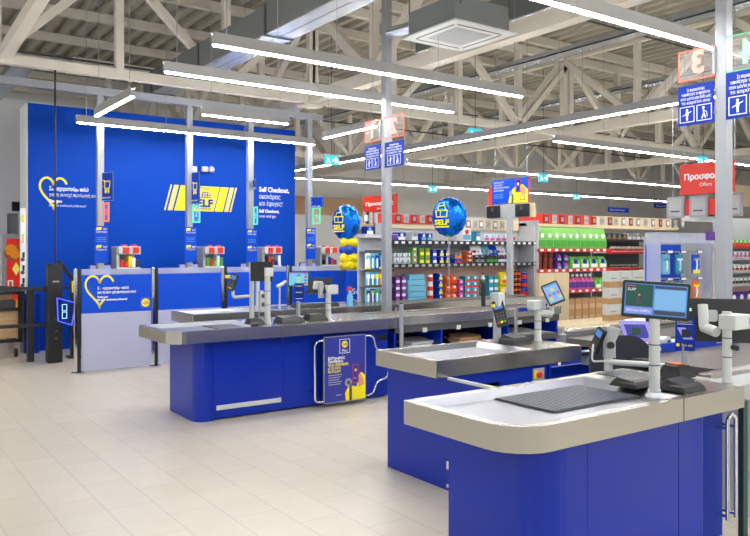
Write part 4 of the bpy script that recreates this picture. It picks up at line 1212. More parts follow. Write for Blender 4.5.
# wooden promotion trolley behind the gate
t = thing('display_trolley', 'wood sided trolley with black frame behind the gate rails', 'trolley', (1.6, 12.4, 0))
M(WOOD).box(.9, 2.18, 12.55, 13.3, .30, .72).build('wood_side', t)
b = M(BLACKM)
for x in (.9, 2.2): b.box(x - .03, x + .03, 12.5, 12.56, .24, 1.02)
b.box(.9, 2.2, 12.5, 12.56, .24, .29).box(.9, 2.2, 12.5, 12.56, .97, 1.02).box(.9, 2.2, 12.5, 12.56, .72, .77)
b.build('frame', t)
M(DGREY).box(.95, 2.15, 12.6, 13.2, .72, .88).build('tray', t)
for x in (1.0, 2.15): M(BLACK).tube([(x - .02, 12.6, .07), (x + .02, 12.6, .07)], .07, n=14).build('wheel', t, smooth=True); M(ALU).box(x - .015, x + .015, 12.58, 12.62, .07, .24).build('castor', t)
for k, (cx_, mt, lb) in enumerate(((1.25, LGREY, 'grey box in the trolley behind the gate'), (1.75, BLACK, 'dark box in the trolley behind the gate'), (2.0, KRAFT, 'brown box in the trolley behind the gate'))):
    tag(M(mt).box(cx_ - .1, cx_ + .1, 12.65, 12.9, .881, 1.0 + .04 * k).build('storage_box', bevel=.006), lb, 'box')
tag(M(BLUED).cyl(2.45, 13.0, .0, .95, .12).build('blue_bin', smooth=True), 'dark blue bin standing against the blue wall behind the gate', 'bin')
tag(M(LBLUE).box(1.55, 1.95, 12.45, 12.75, 1.02, 1.04).build('leaflet'), 'pale blue leaflet lying on top of the trolley', 'leaflet')

# poster light box and narrow board at the far left
PLY = 14.6
LITR = mat('lit_poster_red', (0.75, 0.03, 0.015), emit=.35)
LITO = mat('lit_poster_orange', (0.8, 0.25, 0.02), emit=.35)
LITB = mat('lit_poster_brown', (0.3, 0.09, 0.03), emit=.35)
LITW = mat('lit_poster_white', (0.8, 0.8, 0.78), emit=.35)
a0, az1 = onY(2, 234, PLY); a1, az0 = onY(22, 290, PLY)
t = thing('poster_stand', 'red food poster in a rounded pale frame at the left edge', 'poster', ((a0 + a1) / 2, PLY, 0))
az0 = .35
b = M(LGREY).prism([(0, 0)], 0, 0) if False else M(LGREY)
F = face((a0, PLY, 0))
Wd = a1 - a0
pr = rpoly(0, Wd, az0, az1, (.06,) * 4, 4)
b.poly(F, pr, OFFW, -.12, 0); b.build('frame', t)
b = MB().plate(F, .07, az0 + .1, Wd - .02, az1 - .08, LITR, 0, .004)
b.disc(F, Wd * .55, az1 - .33, .15, LITB, .004, .006); b.disc(F, Wd * .45, az1 - .28, .1, LITO, .006, .008); b.disc(F, Wd * .65, az1 - .36, .08, LITO, .006, .008)
b.poly(F, [(Wd * .5, az1 - .62), (Wd * .7, az1 - .5), (Wd * .9, az1 - .62), (Wd * .7, az1 - .74)], SCRY, .004, .006)
b.frame(F, Wd * .28, az1 - 1.02, Wd * .55, az1 - .82, .02, LITW, .004, .006)
b.plate(F, .07, az0 + .1, Wd - .02, az0 + .42, LITO, .004, .006); b.disc(F, Wd * .4, az0 + .3, .1, SCRY, .006, .008)
b.text(F, Wd * .25, az1 - .8, 'Νόστιμα', .09, LITW, width=.25)
b.build('printed_sheet', t)
M(BLACKM).box(a0 + .1, a1 - .1, PLY - .02, PLY + .2, 0, .36).build('foot', t)
x0, z1_ = onY(20.3, 208, 13.1); x1, z0_ = onY(26.0, 300, 13.1)
F = face((x0, 13.1, z0_)); Hh = z1_ - z0_; Wd = x1 - x0
b = MB().plate(F, 0, 0, Wd, Hh, WHITE, -.02, 0)
b.plate(F, .02, Hh * .85, Wd - .03, Hh * .93, YEL)
b.plate(F, .02, Hh * .62, Wd - .03, Hh * .72, YELP)
for k in range(4): b.plate(F, .03, Hh * (.46 - .14 * k), Wd - .02, Hh * (.52 - .14 * k), BLACK); b.disc(F, Wd * .4, Hh * (.44 - .14 * k), .03, DGREY)
tag(b.box(x0, x1, 13.12, 13.15, 0.0, z0_ + .1, LGREY).build('instruction_board'), 'narrow white board with small icons at the left end of the blue wall', 'sign')
x, z = onY(15.5, 206.5, LY)
tag(M(BLACK).box(x - .07, x + .07, LY - .06, LY, z - .09, z + .09).build('wall_speaker', bevel=.01), 'small black box on the grey wall at the far left', 'speaker')

# ---------------------------------------------------------------- balloons
def foil(c, r, yaw, name, label, parentbits=None):
    t = thing(name, label, 'balloon', c)
    nn = 36
    o_, u, v, n_ = facev(c, yaw)
    vs = []; fs = []
    rings = [(1.0, 0), (.985, .09), (.93, .17), (.82, .25), (.6, .33), (.3, .37), (0.02, .38)]
    allr = [(a, -d) for a, d in rings[::-1]] + rings[1:]
    for a, d in allr:
        for k in range(nn):
            th = 2 * PI * k / nn
            wob = 1 + .018 * math.cos(18 * th) * (a > .9)
            vs.append(Vector(c) + (u * math.cos(th) + v * math.sin(th)) * a * r * wob + n_ * d * r * (1 + (.05 * math.cos(18 * th) if .7 < a < .99 else 0)))
    for i in range(len(allr) - 1):
        for k in range(nn):
            k2 = (k + 1) % nn
            fs.append((i * nn + k, (i + 1) * nn + k, (i + 1) * nn + k2, i * nn + k2))
    b = M(FOIL); b.add(vs, [f[::-1] for f in fs], FOIL); b.build('foil_body', t, smooth=True)
    b = MB(); F = (Vector(c) + n_ * r * .385, u, v, n_)
    s_ = r / .28
    b.text(F, -.17 * s_, -.11 * s_, 'SELF', .10 * s_, YEL, bold=.004 * s_, width=.24 * s_)
    b.plate(F, -.16 * s_, -.15 * s_, .07 * s_, -.13 * s_, YEL)
    b.line(F, [(-.14 * s_, .0), (-.15 * s_, .09 * s_), (.04 * s_, .09 * s_), (.03 * s_, .0), (-.14 * s_, .0)], .014 * s_, YEL)
    b.line(F, [(-.12 * s_, .1 * s_), (-.1 * s_, .15 * s_), (.0, .16 * s_), (.02 * s_, .1 * s_)], .012 * s_, YEL); b.line(F, [(-.07 * s_, .0), (-.07 * s_, .09 * s_)], .01 * s_, YEL, .002, .003); b.line(F, [(-.02 * s_, .16 * s_), (-.01 * s_, .2 * s_)], .014 * s_, YEL)
    b.build('print', t)
    return t
BY = 10.05
bx, bz = onY(346, 222.5, BY)
t = foil((bx, BY, bz), .285, math.radians(193), 'foil_balloon', 'round blue foil balloon on top of the yellow and blue balloon column')
M(GREEN).cyl(bx, BY, bz - .3, bz - .24, .05).build('neck', t)
zs = [1.90, 1.73, 1.56, 1.39]
zc = [onY(350, y, BY)[1] for y in (242.5, 250, 258, 265)]
bx2, _ = onY(350, 250, BY)
# clusters of four latex balloons per layer
for k, (z, mt) in enumerate(zip(zc, (LATY, LATB, LATY, LATY))):
    for q in range(4):
        a = q * PI / 2 + (k % 2) * PI / 4
        c = (bx2 + .085 * math.cos(a), BY + .085 * math.sin(a), z)
        b = M(mt).ball(c, .098, .098, .085, n=14, k=10)
        tag(b.build('latex_balloon', smooth=True, origin=c), ('yellow balloon in the column layer right under the foil balloon', 'blue balloon in the middle layer of the balloon column', 'yellow balloon below the blue layer of the column', 'yellow balloon in the lowest layer of the column')[k], 'balloon', ('top yellow layer of the balloon column', 'blue layer of the balloon column', 'second yellow layer of the balloon column', 'lowest yellow layer of the balloon column')[k])
t = thing('balloon_stand', 'blue printed stand board below the balloon column', 'sign', (bx2, BY, 0))
M(ALU).cyl(bx2, BY, 0, bz - .28, .015).build('pole', t)
x0, _ = onY(348.5, 285, BY - .1); x1, z0_ = onY(359, 300, BY - .1)
b = M(BLUEP).box(x0 - .05, x1 + .05, BY - .16, BY - .10, 0.0, zc[-1] - .09)
G = face((x0, BY - .16, 0)); b.text(G, .02, .95, 'Self', .13, WHITE, d=.003, width=.22); b.text(G, .02, .8, 'Check', .1, WHITE, d=.003, width=.2); b.text(G, .02, .68, 'out', .1, WHITE, d=.003)
b.build('printed_board', t)
BY2 = 9.3
bx, bz = onY(449, 217, BY2)
t = foil((bx, BY2, bz), .325, math.radians(196), 'foil_balloon', 'round blue foil balloon hovering before the snack shelf')
M(GREEN).cyl(bx, BY2, bz - .33, bz - .26, .06).build('neck', t)
M(ALU).cyl(bx, BY2, 0.0, bz - .3, .008).build('stick', t)
M(BLUED).cyl(bx, BY2, 0.0, .04, .14).build('weight', t)

# ---------------------------------------------------------------- product shapes
def carton(A, B, C, w_, d_, h_, disc=True):
    b = MB().box(-w_ / 2, w_ / 2, -d_, 0, 0, h_, A)
    F = face((-w_ / 2, -d_, 0))
    b.plate(F, w_ * .05, h_ * .12, w_ * .95, h_ * .5, B, 0, .002)
    if disc: b.disc(F, w_ / 2, h_ * .7, min(w_, h_) * .22, C, 0, .003, 12)
    else: b.plate(F, w_ * .15, h_ * .62, w_ * .85, h_ * .82, C, 0, .003)
    b.poly(face((-w_ / 2, 0, h_), 't'), [(0, -d_), (w_, -d_), (w_, -d_ * .6), (0, -d_ * .6)], C, 0, .002)
    return b
def bag(A, B, C, w_, d_, h_):
    b = MB()
    vs = []
    for z, kw, kd in ((0, .9, .8), (h_ * .12, 1, 1), (h_ * .6, .98, .85), (h_ * .88, .9, .35), (h_, .95, .06)):
        x = w_ / 2 * kw; y0 = -d_ / 2 - d_ / 2 * kd; y1 = -d_ / 2 + d_ / 2 * kd
        vs += [(-x, y0, z), (x, y0, z), (x, y1, z), (-x, y1, z)]
    fs = [(3, 2, 1, 0), (16, 17, 18, 19)]
    for a in range(0, 16, 4):
        for i in range(4): j = (i + 1) % 4; fs.append((a + i, a + j, a + 4 + j, a + 4 + i))
    b.add(vs, fs, A)
    F = face((-w_ / 2, -d_, 0))
    b.plate(F, w_ * .12, h_ * .14, w_ * .88, h_ * .42, B, -.004, .004); b.disc(F, w_ / 2, h_ * .62, w_ * .2, C, -.03 * d_ - .01, .004, 12)
    return b
def bottle(A, B, C, w_, d_, h_):
    r = w_ / 2
    b = MB().lathe(0, -r, [(0, r * .9), (h_ * .03, r), (h_ * .6, r), (h_ * .75, r * .55), (h_ * .85, r * .35)], A, 10)
    b.cyl(0, -r, h_ * .84, h_, r * .42, C, 8); b.cyl(0, -r, h_ * .15, h_ * .5, r * 1.02, B, 10)
    return b
def can(A, B, C, w_, d_, h_):
    r = w_ / 2
    b = MB().lathe(0, -r, [(0, r * .8), (h_ * .08, r), (h_ * .9, r), (h_, r * .8)], A, 10)
    b.cyl(0, -r, h_ * .25, h_ * .75, r * 1.02, B, 10); b.cyl(0, -r, h_, h_ * 1.03, r * .7, C, 8)
    return b
SH = dict(carton=carton, bag=bag, bottle=bottle, can=can)
def row(name, shape, cols, w_, d_, h_, Y, z, xa, xb, label, cat, group, tiers=1, gap=.012, n=None, lean=0.0, jit=0.0, smooth=False):
    """a row of equal goods standing on a board at height z, the front at Y"""
    A, B, C = cols
    proto = SH[shape](A, B, C, w_, d_, h_).build(name, world=False, smooth=smooth)
    tag(proto, label, cat, group)
    n = n or max(1, int((xb - xa) / (w_ + gap)))
    step = (xb - xa) / n
    first = True
    for k in range(tiers):
        for i in range(n):
            o = proto if first else proto.copy()
            if not first: col.objects.link(o)
            first = False
            o.location = (xa + (i + .5) * step + random.uniform(-jit, jit), Y + d_, z + .001 + k * (h_ * (1.03 if shape == 'can' else 1) + .002))
            o.rotation_euler = (lean, 0, random.uniform(-.03, .03) if jit else 0)
def X(px_, Y): return onY(px_, 250, Y)[0]
def Zy(px_, py_, Y): return onY(px_, py_, Y)[1]

# ---------------------------------------------------------------- snack shelf behind the left lanes
G1 = 9.8
SHELF = mat('white_shelf_metal', srgb(184, 186, 190), .5)
xa, xb = X(390, G1), X(535, G1)
t = thing('snack_shelf', 'long white snack shelf behind the left lanes with dark price rails', 'shelf', ((xa + xb) / 2, G1, 0))
M(SHELF).box(xa, xb, G1 + .42, G1 + .46, 0, 2.26).build('back_panel', t)
M(SKINP).box(xa, xb - .02, G1 + .415, G1 + .42, .80, 1.38).build('glow_tinted_back', t)  # glow behind the goods is put into the board colour
ZB = [.76, 1.415, 1.80]
for i, z in enumerate(ZB):
    b = M(SHELF).box(xa, xb, G1 + .0, G1 + .42, z - .03, z); b.build('board', t)
    pr = M(BLACKM).box(xa, xb, G1 - .02, G1 - .0, z - .06, z + .01).build('price_rail', t)
    for k in range(24): 
        xx = xa + .08 + k * (xb - xa) / 24
        M(WHITE if i != 1 else LGREY).box(xx, xx + .07, G1 - .024, G1 - .02, z - .045, z - .005).build('price_ticket', pr)
for x in (xa, xb - .03): M(SHELF).box(x, x + .03, G1 + .0, G1 + .46, 0, 2.1).build('upright', t)
M(SHELF).box(xa, xb, G1, G1 + .42, .1, .14).build('board', t); M(BLUED).box(xa, xb, G1 + .01, G1 + .42, 0, .1).build('plinth', t)
M(CREAM).box(xa + .035, xb - .035, G1 + .39, G1 + .414, 2.02, 2.22).build('header_board', t)
xt1 = X(455, G1)
M(RED).box(xa + .035, xt1, G1 + .37, G1 + .389, 2.10, 2.26).build('red_header', t)
def cards(pxs, Y, z0, z1, w_, mts, label, group):
    proto = None
    for i, p in enumerate(pxs):
        mt = mts[i % len(mts)]
        x = X(p, Y)
        b = MB().box(x - w_ / 2, x + w_ / 2, Y - .01, Y, z0, z1, mt)
        F = face((x, Y - .01, z0)); b.plate(F, -w_ * .3, (z1 - z0) * .25, w_ * .3, (z1 - z0) * .75, GREYP if mt is not GREYP else WHITE, 0, .002)
        tag(b.build('shelf_card', origin=(x, Y, z0)), label, 'card', group)
cards([398, 406, 414, 422, 430, 437], G1 + .369, 2.12, 2.26, .11, (DRED, LGREY), 'small framed card on the red header above the snack shelf', 'cards on the red snack shelf header')
cards([468, 475, 481, 488, 495, 502, 509], G1 + .389, 2.05, 2.2, .11, (GREYP, LGREY), 'small grey card on the cream header right of the blue balloon', 'cards on the cream snack shelf header')
GB = [
 # name, shape, colours, px0, px1, z, w, h, tiers, words, cat
 ('biscuit_pack', 'carton', (PURPLE, WHITE, PINK), 396, 408, ZB[0], .085, .11, 4, 'purple biscuit pack at the left end of the bottom snack board', 'pack'),
 ('noodle_cup', 'can', (WHITE, RED, YEL), 429, 437, ZB[0], .09, .15, 3, 'white cup with a red band right of the folded blue bags', 'cup'),
 ('chocolate_box', 'carton', (BLUED, YEL, WHITE), 438, 446, ZB[0], .08, .12, 4, 'dark blue box with yellow marks on the bottom snack board', 'box'),
 ('cracker_bag', 'bag', (ORANGE, RED, WHITE), 447, 459, ZB[0], .1, .15, 3, 'orange snack bag on the bottom snack board', 'snack bag'),
 ('wafer_box', 'carton', (PINK, PURPLE, WHITE), 460, 465, ZB[0], .08, .12, 3, 'pink wafer box right of the orange snack bags', 'box'),
 ('candy_tin', 'carton', (TEAL, RED, WHITE), 466, 480, ZB[0], .15, .105, 4, 'turquoise box with a red label on the bottom snack board', 'box'),
 ('juice_bottle', 'bottle', (WHITE, GREEN, DGREEN), 482, 489, ZB[0], .08, .24, 2, 'white bottle behind the middle card terminal', 'bottle'),
 ('tea_box', 'carton', (TEAL, WHITE, GREEN), 490, 500, ZB[0], .1, .14, 3, 'turquoise and white box left of the yellow bags', 'box'),
 ('nut_bag', 'bag', (YEL, ORANGE, WHITE), 501, 511, ZB[0], .19, .24, 2, 'yellow nut bag on the bottom snack board', 'snack bag'),
 ('coffee_cup', 'can', (BLACK, ORANGE, KRAFT), 512, 523, ZB[0], .07, .095, 5, 'black can with an orange band right of the yellow bags', 'can'),
 ('drink_can', 'can', (BLUEP, RED, WHITE), 524, 531, ZB[0], .13, .15, 3, 'blue or red drink can at the right end of the bottom board', 'can'),
 ('battery_pack', 'carton', (WHITE, GREYP, TEAL), 395, 412, ZB[1], .09, .09, 2, 'white small pack at the left of the middle snack board', 'pack'),
 ('mint_box', 'carton', (LGREEN, PINK, WHITE), 413, 419, ZB[1], .08, .09, 3, 'pale green and pink mint box on the middle board', 'box'),
 ('gum_box', 'carton', (GREEN, YEL, RED), 420, 432, ZB[1], .09, .13, 2, 'green and yellow gum box on the middle board', 'box'),
 ('bar_box', 'carton', (BLUEP, WHITE, RED), 433, 439, ZB[1], .08, .12, 2, 'white and blue bar box under the blue balloon', 'box'),
 ('cookie_box', 'carton', (BLUED, YEL, WHITE), 440, 452, ZB[1], .09, .12, 2, 'blue cookie box right under the balloon', 'box'),
 ('praline_box', 'carton', (BLUEP, RED, RED), 453, 466, ZB[1], .16, .08, 1, 'low red and blue praline box on the middle board', 'box'),
 ('lolly_box', 'carton', (ORANGE, BLACK, WHITE), 467, 475, ZB[1], .12, .07, 3, 'orange and black box beside the small bottles', 'box'),
 ('shot_bottle', 'bottle', (BLACK, GREYP, WHITE), 477, 487, ZB[1], .07, .13, 1, 'small dark bottle on the middle board', 'bottle'),
 ('soda_bottle', 'bottle', (DGREEN, GREEN, BLACK), 488, 500, ZB[1], .07, .13, 1, 'small green bottle on the middle board', 'bottle'),
 ('syrup_bottle', 'bottle', (NAVY, WHITE, RED), 501, 514, ZB[1], .07, .13, 1, 'small navy bottle at the right of the middle board', 'bottle'),
 ('tissue_pack', 'carton', (BLUED, WHITE, WHITE), 396, 410, ZB[2], .16, .14, 1, 'blue and white tissue pack on the top snack board', 'pack'),
 ('plaster_box', 'carton', (LGREY, WHITE, GREYP), 411, 421, ZB[2], .13, .15, 1, 'pale grey box on the top snack board', 'box'),
 ('film_box', 'carton', (BLUED, LBLUE, WHITE), 422, 434, ZB[2], .11, .13, 1, 'dark blue box left of the balloon on the top board', 'box'),
 ('paper_pack', 'carton', (WHITE, LBLUE, RED), 462, 474, ZB[2], .2, .24, 1, 'white paper pack right of the balloon on the top board', 'pack'),
 ('cereal_box', 'carton', (TEAL, WHITE, PINK), 475, 484, ZB[2], .1, .18, 1, 'turquoise cereal box on the top snack board', 'box'),
 ('rice_pack', 'carton', (WHITE, PINK, LBLUE), 485, 508, ZB[2], .12, .14, 1, 'small white and pink pack on the top snack board', 'pack'),
 ('soup_can', 'can', (LGREY, RED, WHITE), 509, 518, ZB[2], .09, .12, 1, 'grey can with a red band at the right of the top board', 'can'),
 ('salt_box', 'carton', (GREYP, ORANGE, DGREY), 453, 466, ZB[1] + .085, .15, .09, 1, 'grey box on top of the red praline boxes', 'box'),
]
for nm, sh, cs, a, c, z, w_, h_, ti, words, cat in GB:
    row(nm, sh, cs, w_, .16 if sh in ('carton', 'bag') else w_, h_, G1 + .03, z, X(a, G1), X(c, G1), words, cat, words + ' group', ti)
# magazines leaning on the middle board
for i in range(9):
    p = 478 + i * 4
    x = X(p, G1)
    F = facev((x, G1 + .08, ZB[1] + .15), math.radians(262), .5)
    b = MB().plate(F, -.06, -.0, .08, .19, (WHITE, LBLUE, BLUEP)[(i // 2) % 3], -.006, 0).plate(F, -.03, .04, .05, .09, (RED, WHITE, LBLUE)[i % 3], 0, .002)
    b.box(x - .02, x + .02, G1 + .10, G1 + .12, ZB[1], ZB[1] + .22, DGREY)
    tag(b.build('gift_card'), 'slanted white or blue card above the small bottles', 'card', 'slanted cards on the snack shelf')
# stack of folded turquoise bags
for k in range(5):
    x0, x1 = X(409, G1), X(427.5, G1)
    z = ZB[0] + .001 + k * .098
    d = .0 if k < 4 else .04
    tag(MB().prism(rpoly(x0 + d, x1 - d, G1 + .02, G1 + .3, (.03,) * 4, 3), z, z + .094, LBLUE).build('folded_blanket', bevel=.012, origin=((x0 + x1) / 2, G1 + .1, z)), 'light blue folded textile in the stack on the snack shelf', 'folded textile', 'stack of light blue folded textiles')

# ---------------------------------------------------------------- detergent shelf
G2 = 10.4
RAILR = mat('red_price_rail', srgb(205, 40, 34), .45)
xa, xb = X(537.5, G2), X(611, G2)
t = thing('detergent_shelf', 'tall shelf of green and purple detergents with red price rails', 'shelf', ((xa + xb) / 2, G2, 0))
M(SHELF).box(xa, xb + .02, G2 + .55, G2 + .6, 0, 2.3).build('back_panel', t)
M(DGREY).box(xa + .05, xb, G2 + .545, G2 + .55, .3, 1.66).build('dark_back', t)
ZC = [.80, 1.24, 1.66]
for i, z in enumerate(ZC):
    x0 = (X(569, G2), xa, xa)[i]
    M(SHELF).box(x0, xb, G2, G2 + .55, z - .03, z).build('board', t)
    pr = M(RAILR).box(x0, xb, G2 - .02, G2, z - .05, z + .02).build('price_rail', t)
    for k in range(int((xb - x0) / .22)): M(WHITE).box(x0 + .06 + k * .22, x0 + .15 + k * .22, G2 - .024, G2 - .02, z - .035, z + .01).build('price_ticket', pr)
M(WOOD).box(xa, xb, G2, G2 + .55, .0, .14).build('plinth', t)
M(SHELF).box(xa, xa + .04, G2, G2 + .55, 0, 2.25).build('upright', t)
M(CREAM).box(xa, X(690, G2), G2 + .3, G2 + .6, 2.14, 2.2).build('top_ledge', t)
M(RED).box(xa, X(611, G2), G2 + .5, G2 + .52, 2.2, 2.42).build('red_header', t)
M(CREAM).box(X(611, G2), X(690, G2), G2 + .5, G2 + .52, 2.2, 2.42).build('cream_header', t)
cards([546 + 8 * i for i in range(9)], G2 + .49, 2.22, 2.40, .15, (DRED, LGREY), 'framed card on the red header over the green detergent bags', 'cards on the red detergent shelf header')
cards([616 + 7.4 * i for i in range(10)], G2 + .49, 2.22, 2.40, .13, (LGREY, GREYP, DRED, GREYP), 'grey framed card on the cream header right of the detergents', 'cards on the cream header at the right')
row('detergent_bag', 'bag', (LGREEN, GREEN, WHITE), .25, .2, .46, G2 + .05, ZC[2], X(541, G2), X(608, G2), 'big light green detergent bag on the top board', 'detergent bag', 'green detergent bags on the top board', n=10, jit=.01)
row('detergent_bag', 'bag', (LGREEN, GREEN, WHITE), .25, .2, .44, G2 + .28, ZC[2], X(541, G2) + .1, X(608, G2) + .05, 'light green detergent bag in the rear row of the top board', 'detergent bag', 'rear green detergent bags on the top board', n=10, jit=.01)
row('food_pouch', 'can', (BROWN, DRED, KRAFT), .11, .11, .13, G2 + .04, ZC[1], X(538, G2) + .05, X(556, G2), 'brown jar left of the purple detergents', 'jar', 'brown jars on the detergent shelf', tiers=3)
row('softener_bag', 'bag', (PURPLE, LBLUE, PINK), .13, .14, .17, G2 + .04, ZC[1], X(557.5, G2), X(571, G2), 'small purple softener bag beside the brown jars', 'softener bag', 'small purple softener bags', tiers=2)
row('detergent_bag', 'bag', (LGREEN, WHITE, BLUED), .27, .2, .27, G2 + .04, ZC[1], X(573, G2), X(609, G2), 'green detergent bag with a dark blue circle on the middle board', 'detergent bag', 'green detergent bags on the middle board', n=4)
row('softener_bottle', 'bottle', (PINK, PURPLE, WHITE), .15, .15, .34, G2 + .04, ZC[0], X(570, G2), X(596, G2), 'pink and purple softener bottle on the lower board', 'softener bottle', 'pink softener bottles', n=6, smooth=True)
row('detergent_bag', 'bag', (LGREEN, WHITE, GREEN), .2, .18, .25, G2 + .04, ZC[0], X(597, G2), X(609, G2), 'green detergent bag right of the pink softener bottles', 'detergent bag', 'green bags on the lower board', n=2)
row('paper_sack', 'carton', (KRAFT, WOOD, KRAFT), .2, .3, .24, G2 + .03, .14, X(569, G2), X(610, G2), 'brown cardboard box on the bottom of the detergent shelf', 'box', 'brown boxes at the bottom of the detergent shelf', tiers=2, n=6)
row('spice_jar', 'can', (BROWN, ORANGE, BLACK), .11, .11, .15, G2 + .04, .14, X(538, G2) + .05, X(556, G2), 'small jar low in the detergent shelf', 'jar', 'jars low in the detergent shelf', tiers=3)

# cream cabinet in front of the detergent shelf
x0, x1 = X(539, 9.3), X(569, 9.3)
t = thing('cream_cabinet', 'cream cabinet panel behind the tilted tablet screen', 'cabinet', ((x0 + x1) / 2, 9.6, 0))
ztop = Zy(550, 273, 9.3)
M(CREAM).box(x0, (x0 + x1) / 2 - .004, 9.3, 9.38, 0, ztop).build('door', t); M(CREAM).box((x0 + x1) / 2 + .004, x1, 9.3, 9.38, 0, ztop).build('door', t)

# dark shelf right of the detergents
G3 = 13.5
xa, xb = X(606, G3), X(652, G3)
t = thing('household_shelf', 'dark shelf with small household goods, right of the green detergent bags', 'shelf', ((xa + xb) / 2, G3, 0))
M(DGREY).box(xa, xb, G3 + .45, G3 + .5, 0, 2.15).build('back_panel', t)
GS3 = [Zy(628, y, G3) for y in (285, 268, 252, 240)]
for i, z in enumerate(GS3):
    M(SHELF).box(xa, xb, G3, G3 + .45, z - .03, z).build('board', t); M(RAILR if i < 3 else DGREY).box(xa, xb, G3 - .02, G3, z - .05, z + .01).build('price_rail', t)
row('tool_box', 'carton', (DGREY, KRAFT, LGREY), .2, .2, .17, G3 + .02, GS3[3], xa + .05, xa + 1.0, 'grey and brown box on the top board of the dark shelf', 'box', 'boxes on top of the dark shelf')
row('light_box', 'carton', (LGREY, WHITE, GREYP), .18, .2, .2, G3 + .02, GS3[3], xa + 1.0, xb - .3, 'pale box on the top board of the dark shelf', 'box', 'pale boxes on top of the dark shelf')
row('cleaner_bottle', 'bottle', (WHITE, RED, BLACK), .13, .13, .2, G3 + .02, GS3[2], xa + .3, xb - .3, 'white bottle on the second board of the dark shelf', 'bottle', 'white bottles on the dark shelf')
row('polish_tin', 'can', (LGREY, BROWN, BLACK), .13, .13, .1, G3 + .02, GS3[1], xa + .3, xb - .6, 'pale tin on the third board of the dark shelf', 'tin', 'tins on the dark shelf')
row('sponge_pack', 'carton', (BLUED, YEL, WHITE), .2, .2, .17, G3 + .02, GS3[0], xa + .1, xb - .6, 'blue sponge pack on the low board of the dark shelf', 'pack', 'sponge packs on the dark shelf')
row('yellow_pack', 'carton', (YEL, BLUED, WHITE), .2, .2, .19, G3 + .02, GS3[3], xb - .3, xb - .02, 'yellow pack at the right end of the dark shelf top', 'pack', 'yellow pack on the dark shelf')

# cream table with white cartons
TY = 8.2
x0, x1 = X(560, TY), X(652, TY)
zt_ = Zy(610, 322, TY)
t = thing('cream_table', 'cream topped low table carrying the stacked white cartons', 'table', ((x0 + x1) / 2, TY, 0))
M(CREAM).box(x0, x1, TY - .1, TY + .7, zt_ - .04, zt_).build('table_top', t, bevel=.004)
M(LGREY).box(x0 + .05, x1 - .05, TY + .0, TY + .6, 0, zt_ - .04).build('base', t)
G4 = TY + .1
ch = (Zy(620, 271, G4) - zt_) / 6
for k in range(3):
    for i, (a, c) in enumerate(((609, 620), (620.3, 632), (632.5, 648))):
        for q, mt in enumerate((KRAFT, OFFW)):
            z = zt_ + .001 + (k * 2 + q * .74) * ch; zh = ch * (1.26 if q else .74)
            xx0, xx1 = X(a, G4), X(c, G4)
            b = MB().box(xx0, xx1 - .006, G4, G4 + .14, z, z + zh - .002, mt)
            if q: b.plate(face((xx0, G4, z)), .04, ch * .3, (xx1 - xx0) * .7, ch * .45, GREYP)
            tag(b.build('white_carton' if q else 'kraft_tray', origin=((xx0 + xx1) / 2, G4 + .07, z)), 'white carton in the stacks left of the lit customer screen' if q else 'brown tray between the stacked white cartons', 'carton' if q else 'tray', 'stacked white cartons' if q else 'brown trays in the carton stacks')

# ---------------------------------------------------------------- razor display at the right
G5 = 5.6
xa, xb = X(652, G5), X(708, G5)
zT = Zy(675, 233, G5); zB0 = .9
t = thing('razor_display', 'clear plastic hook display of razors behind the lit customer screen', 'display', ((xa + xb) / 2, G5, 0))
M(BLUEP).box(xa, xa + (xb - xa) * .6, G5 + .08, G5 + .10, 1.25, zT - .15).build('blue_back', t)
M(LGREY).box(xa, xb, G5 + .10, G5 + .12, .0, zT - .05).build('back_panel', t)
MB().box(xa, xb, G5 - .12, G5 - .115, zT - .13, zT, PLEX).box(xa, xa + .006, G5 - .12, G5 + .09, 1.2, zT, PLEX).box(xb - .12, xb - .114, G5 - .12, G5 + .09, .9, zT, PLEX).build('clear_cover', t)
M(PURPLE).box(X(697, G5), xb, G5 - .13, G5 - .12, zT - .09, zT + .02).build('purple_tag', t)
M(SHELF).box(xa, xb, G5 - .12, G5 + .1, .0, .12).build('plinth', t)
